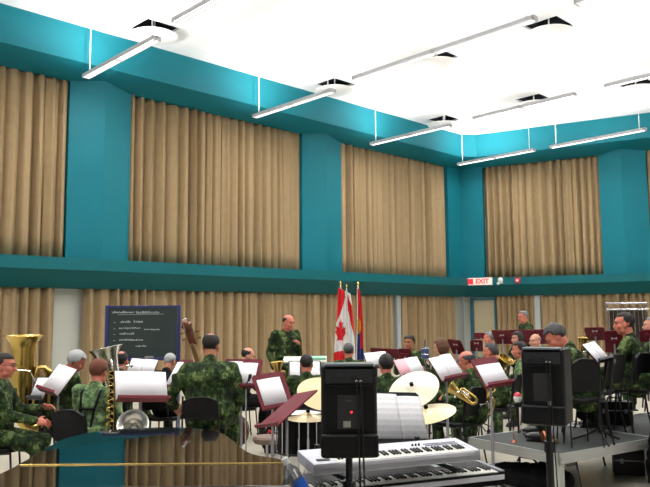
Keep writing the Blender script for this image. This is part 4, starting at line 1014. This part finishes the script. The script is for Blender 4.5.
t = thing('conductor_desk', 'pale topped desk stand with papers in front of the conductor', 'desk', (cd.x, cd.y, 0))
G().box((0, 0, cd.z), (.62, .42, .02), Matrix.Rotation(.12, 3, 'X')).build('desk_top', mat('pale_desk_laminate', (206, 208, 196), .5), t, bevel=.004)
G().cyl((0, 0, .03), (0, 0, cd.z-.02), .022).build('pole', BLACKM, t); G().lathe([(.001, .04), (.22, .03), (.24, 0), (.001, 0)], seg=28).build('base', BLACKM, t)
bk = G().box((0, 0, 0), (.20, .15, .03)).build('booklet', mat('mint_green_cover', (150, 206, 180), .6), None, smooth=False, bevel=.002); bk.location = (cd.x+.19, cd.y-.05, cd.z+.024); bk.rotation_euler = (.12, 0, .1)
tag(bk, 'mint green booklet lying on the desk in front of the conductor', 'book')
# drummer's stool, brown
p = atz(267, 436, .50)
sto = thing('drum_throne', 'low round stool with brown top right of the bass player', 'stool', (p.x, p.y, 0))
G().lathe([(.001, .50), (.13, .50), (.15, .48), (.15, .45), (.13, .43), (.001, .43)], seg=28).build('seat', mat('brown_vinyl', (112, 92, 80), .5), sto)
G().cyl((0, 0, .15), (0, 0, .43), .016).build('post', CHROME, sto)
for k_ in range(3):
    a = k_*2.1+.4; G().tube([(0, 0, .3), (.2*math.cos(a), .2*math.sin(a), .012)], .010).build('leg', BLACKM, sto)
p = atz(281, 462, .0)
bag = thing('gear_bag', 'small black gear bag with a red strap on the floor behind the piano', 'bag', (p.x-.1, p.y+.6, 0))
rb = G(); rb.sph((0, 0, .10), (.19, .11, .11)); rb.box((0, 0, .08), (.3, .18, .14)); rmesh(rb, .014, 3, BLACKF, 'bag_body', bag, wr=.02, seed=2)
G().tube([(-.14, -.06, .15), (-.08, -.12, .3), (.02, -.13, .22), (.1, -.12, .12)], .013).build('strap', RED, bag)
# microphone stands
def mic(px, Y, label, fl=0., goose=True):
    p = aty(*px, Y); t = thing('microphone_stand', label, 'microphone stand', (p.x, p.y, fl)); z = p.z-fl
    G().cyl((0, 0, .02), (0, 0, z-.12), .009).build('pole', CHROME, t); G().tube([(0, 0, z-.12), (.01, -.01, z-.06), (.03, -.02, z-.02)], .007).build('boom', BLACKM, t)
    G().cap((.03, -.02, z-.03), (.045, -.03, z+.015), .013, .018).build('microphone', BLACKM, t)
    G().lathe([(.001, .03), (.1, .02), (.12, 0), (.001, 0)], seg=24).build('base', BLACKM, t)
mic((246, 377), 7.2, 'small microphone on a thin stand right of the broad bass player')
p = aty(425, 347, 10.2)
t = thing('clarinet', 'slim dark blue and silver clarinet upright left of the mop haired player', 'clarinet', (p.x, p.y, 0))
G().cyl((0, 0, .5), (0, 0, p.z+.1), .012).build('upper_joint', CHROME, t); G().cyl((0, 0, p.z-.16), (0, 0, p.z+.0), .06, .055, 16).build('bell', mat('slate_blue_plastic', (70, 84, 128), .4), t)
for q in (-.08, .0): G().tube([(.06*math.cos(a), .06*math.sin(a), p.z-.02+q) for a in [i*PI/8 for i in range(16)]], .006, 6, closed=True).build('silver_ring', SILVER, t)
G().lathe([(.012, .5), (.015, .05), (.12, .02), (.13, 0), (.001, 0)], seg=20).build('peg_base', BLACKM, t)
# ================================================================ TUBULAR BELLS
q0 = aty(612, 312, 11.3); q1 = aty(641, 306, 11.7)
tb = thing('tubular_bells', 'tubular bells in a chrome frame against the right curtain', 'tubular bells', ((q0.x+q1.x)/2+.0, 11.5, 0), (0, 0, math.radians(-20)))
zt_ = 1.86
for s in (-1, 1):
    for d in (-1, 1):
        G().cyl((s*.29, d*.1, .05), (s*.29, d*.1, zt_+(.05 if d > 0 else -.05)), .014).build('post', CHROME, tb)
        G().sph((s*.29, d*.1, zt_+(.05 if d > 0 else -.05)), .024, seg=12, rings=8).build('knob', SILVER, tb)
    G().box((s*.29, 0, .04), (.04, .5, .04)).build('foot', CHROME, tb)
for d in (-1, 1): G().cyl((-.29, d*.1, zt_+(.05 if d > 0 else -.05)), (.29, d*.1, zt_+(.05 if d > 0 else -.05)), .014).build('rail', CHROME, tb)
TBM = mat('dark_brass_tube', (70, 68, 66), .35, .6)
for i in range(17):
    d = 1 if i % 2 else -1; x = -.25+i*.031; G().cyl((x, d*.07, zt_-.03), (x, d*.07, .55-.01*i), .0155, seg=10).build('chime_tube', TBM, tb)
# ================================================================ STAGE PLATFORM
SZ = .455
L0 = atz(468, 437.3, SZ); N0 = atz(557, 454.2, SZ); R0 = atz(624, 433, SZ)
sx = (N0-L0); sy = (R0-N0).normalized(); sx_n = sx.normalized()
sy = (sy-sx_n*sy.dot(sx_n)).normalized()      # square corners
WDT = sx.length; LEN = 4.9; ang = math.atan2(sx_n.y, sx_n.x)
sg = thing('stage_platform', 'low grey stage platform with white metal edge on square legs', 'stage platform', (L0.x, L0.y, 0), (0, 0, ang))
sy_l = 1.0
WD2 = 1.02*WDT
DECKM = mat('grey_deck_carpet', (46, 50, 49), .85, var=.12, vscale=4, bump=.2, bscale=120)
# three deck panels side by side away to the right rear
def deck(x0, x1, y0, y1):
    G().box(((x0+x1)/2, (y0+y1)/2, SZ-.02), (x1-x0-.03, y1-y0-.03, .04)).build('deck', DECKM, sg, smooth=False)
    g = G(); h = .095
    for cx, cy, w, d in (((x0+x1)/2, y0+.01, x1-x0, .02), ((x0+x1)/2, y1-.01, x1-x0, .02), (x0+.01, (y0+y1)/2, .02, y1-y0), (x1-.01, (y0+y1)/2, .02, y1-y0)):
        g.box((cx, cy, SZ-h/2+.002), (w, d, h)); g.box((cx, cy, SZ-.045), (w+(.008 if d < .03 else 0.008), d+.008, .012))
    g.build('edge_frame', ALU, sg, smooth=False)
    for x in (x0+.05, x1-.05):
        for y in (y0+.05, y1-.05): G().box((x, y, (SZ-.1)/2), (.07, .07, SZ-.1)).build('leg', mat('pale_leg_metal', (186, 190, 182), .4, .2), sg, smooth=False)
deck(0, WD2, 0, 1.55); deck(0, WD2, 1.56, 3.1); deck(0, WD2, 3.11, 4.66)
# ================================================================ THINGS ON AND UNDER THE PLATFORM
def case(px, z, size, face, label, name='equipment_case', m=BLACKP):
    p = atz(*px, z); t = thing(name, label, 'case', (p.x, p.y, z), (0, 0, az(face))); w, d, h = size
    G().box((0, 0, h/2), (w, d, h)).build('shell', m, t, bevel=.012)
    g = G(); g.box((0, -d/2-.004, h*.62), (w*.96, .008, .012)); g.box((-w*.3, -d/2-.006, h*.6), (.03, .01, .05)); g.box((w*.3, -d/2-.006, h*.6), (.03, .01, .05)); g.build('latches', GREYM, t, smooth=False)
    G().tube([(-.07, -.0, h), (-.06, 0, h+.035), (.06, 0, h+.035), (.07, 0, h)], .009).build('handle', BLACKM, t)
    return t
case((614, 424), SZ, (.40, .2, .27), 12, 'black case with silver latches standing on the stage platform')
case((633, 474), 0, (.40, .17, .25), 14, 'dark briefcase on the floor right of the stage platform leg', m=mat('worn_dark_leather', (44, 38, 38), .6, var=.2))
p = atz(640, 452, .0)
b2 = thing('gig_bag', 'large slumped black gig bag behind the dark briefcase', 'bag', (3.56, 7.50, 0), (0, 0, .3)); b2.scale = (1.1, 1.0, 1.12)
rb = G(); rb.sph((0, 0, .3), (.26, .2, .34)); rb.sph((-.12, -.05, .42), (.16, .14, .2)); rb.sph((.2, 0, .25), (.25, .2, .25)); rb.box((0, 0, .12), (.45, .3, .22)); rmesh(rb, .02, 4, BLACKF, 'bag_body', b2, wr=.04, seed=9)
G().tube([(-.2, -.2, .3), (-.12, -.27, .5), (0, -.24, .62), (.12, -.2, .5)], .012).build('strap', BLACKF, b2)
p = atz(533, 478, .02)
b3 = thing('soft_case', 'long black soft instrument case under the stage platform', 'bag', (2.05, 7.45, 0), (0, 0, ang+.1))
rb = G(); rb.sph((0, 0, .12), (.5, .17, .12)); rb.sph((.2, 0, .14), (.3, .18, .13)); rb.box((0, 0, .09), (.8, .24, .15)); rmesh(rb, .018, 4, BLACKF, 'bag_body', b3, wr=.03, seed=5)
G().tube([(-.1, -.05, .26), (-.05, -.07, .31), (.1, -.07, .31), (.15, -.05, .26)], .010).build('handle', BLACKM, b3)
p = atz(514, 442, SZ)
ms = thing('peg_stand', 'small copper instrument peg stand near the front edge of the platform', 'instrument stand', p)
G().lathe([(.001, .02), (.025, .018), (.035, 0), (.001, 0)], seg=16).build('base', COPPER, ms); G().cyl((0, 0, .02), (0, 0, .12), .004).build('stem', COPPER, ms)
G().tube([(0, 0, .12), (.05, .02, .125)], .004).build('arm', COPPER, ms)
p = atz(548, 443, SZ)
mu = thing('brass_mute', 'copper coloured mute lying on the platform below the right loudspeaker', 'mute', p, (0, 0, .1))
G().lathe([(.001, 0), (.055, .004), (.062, .02), (.045, .06), (.02, .11), (.018, .125), (.001, .125)], Matrix.Translation((-.06, 0, .062)) @ Matrix.Rotation(PI/2, 4, 'Y'), 24).build('mute_body', COPPER, mu)
G().box((.055, 0, .02), (.09, .05, .025)).build('cork_strip', WOODL, mu, bevel=.004)
p = atz(524, 432, SZ)
cu_ = thing('valve_oil_tin', 'small white topped tin on the platform beside the copper peg stand', 'tin', p)
G().cyl((0, 0, 0), (0, 0, .03), .045, .035, 20).build('tin', SILVER, cu_); G().cyl((0, 0, .03), (0, 0, .045), .02, .016, 16).build('lid', SHEETW, cu_)
p = aty(517.5, 397, 8.0)
hb = thing('water_jug', 'round white jug with a red top left of the right loudspeaker', 'jug', (p.x, p.y, 0), (0, 0, 0))
G().lathe([(.001, p.z-.06), (.03, p.z-.055), (.045, p.z-.02), (.04, p.z+.01), (.02, p.z+.03), (.001, p.z+.032)], seg=20).build('jug_body', SHEETW, hb)
G().lathe([(.041, p.z+.008), (.032, p.z+.035), (.012, p.z+.052), (.001, p.z+.055)], seg=20).build('red_top', mat('red_plastic', (206, 40, 58), .4), hb)
G().cyl((0, 0, .02), (0, 0, p.z-.058), .012).build('holder_pole', BLACKM, hb); G().lathe([(.001, .03), (.12, .02), (.13, 0), (.001, 0)], seg=20).build('holder_base', BLACKM, hb)
# keyboards' and speakers' cables on the platform edge
g = G()
p1 = aty(577, 455, 6.4); g.tube([(p1.x-.02, 6.35, .46), (p1.x, 6.34, .3), (p1.x+.03, 6.3, .02), (p1.x+.4, 6.1, .012), (p1.x+.9, 6.4, .012)], .006, 6)
tag(g.build('floor_cable', BLACKM), 'black cable hanging down beside the near platform corner', 'cable')
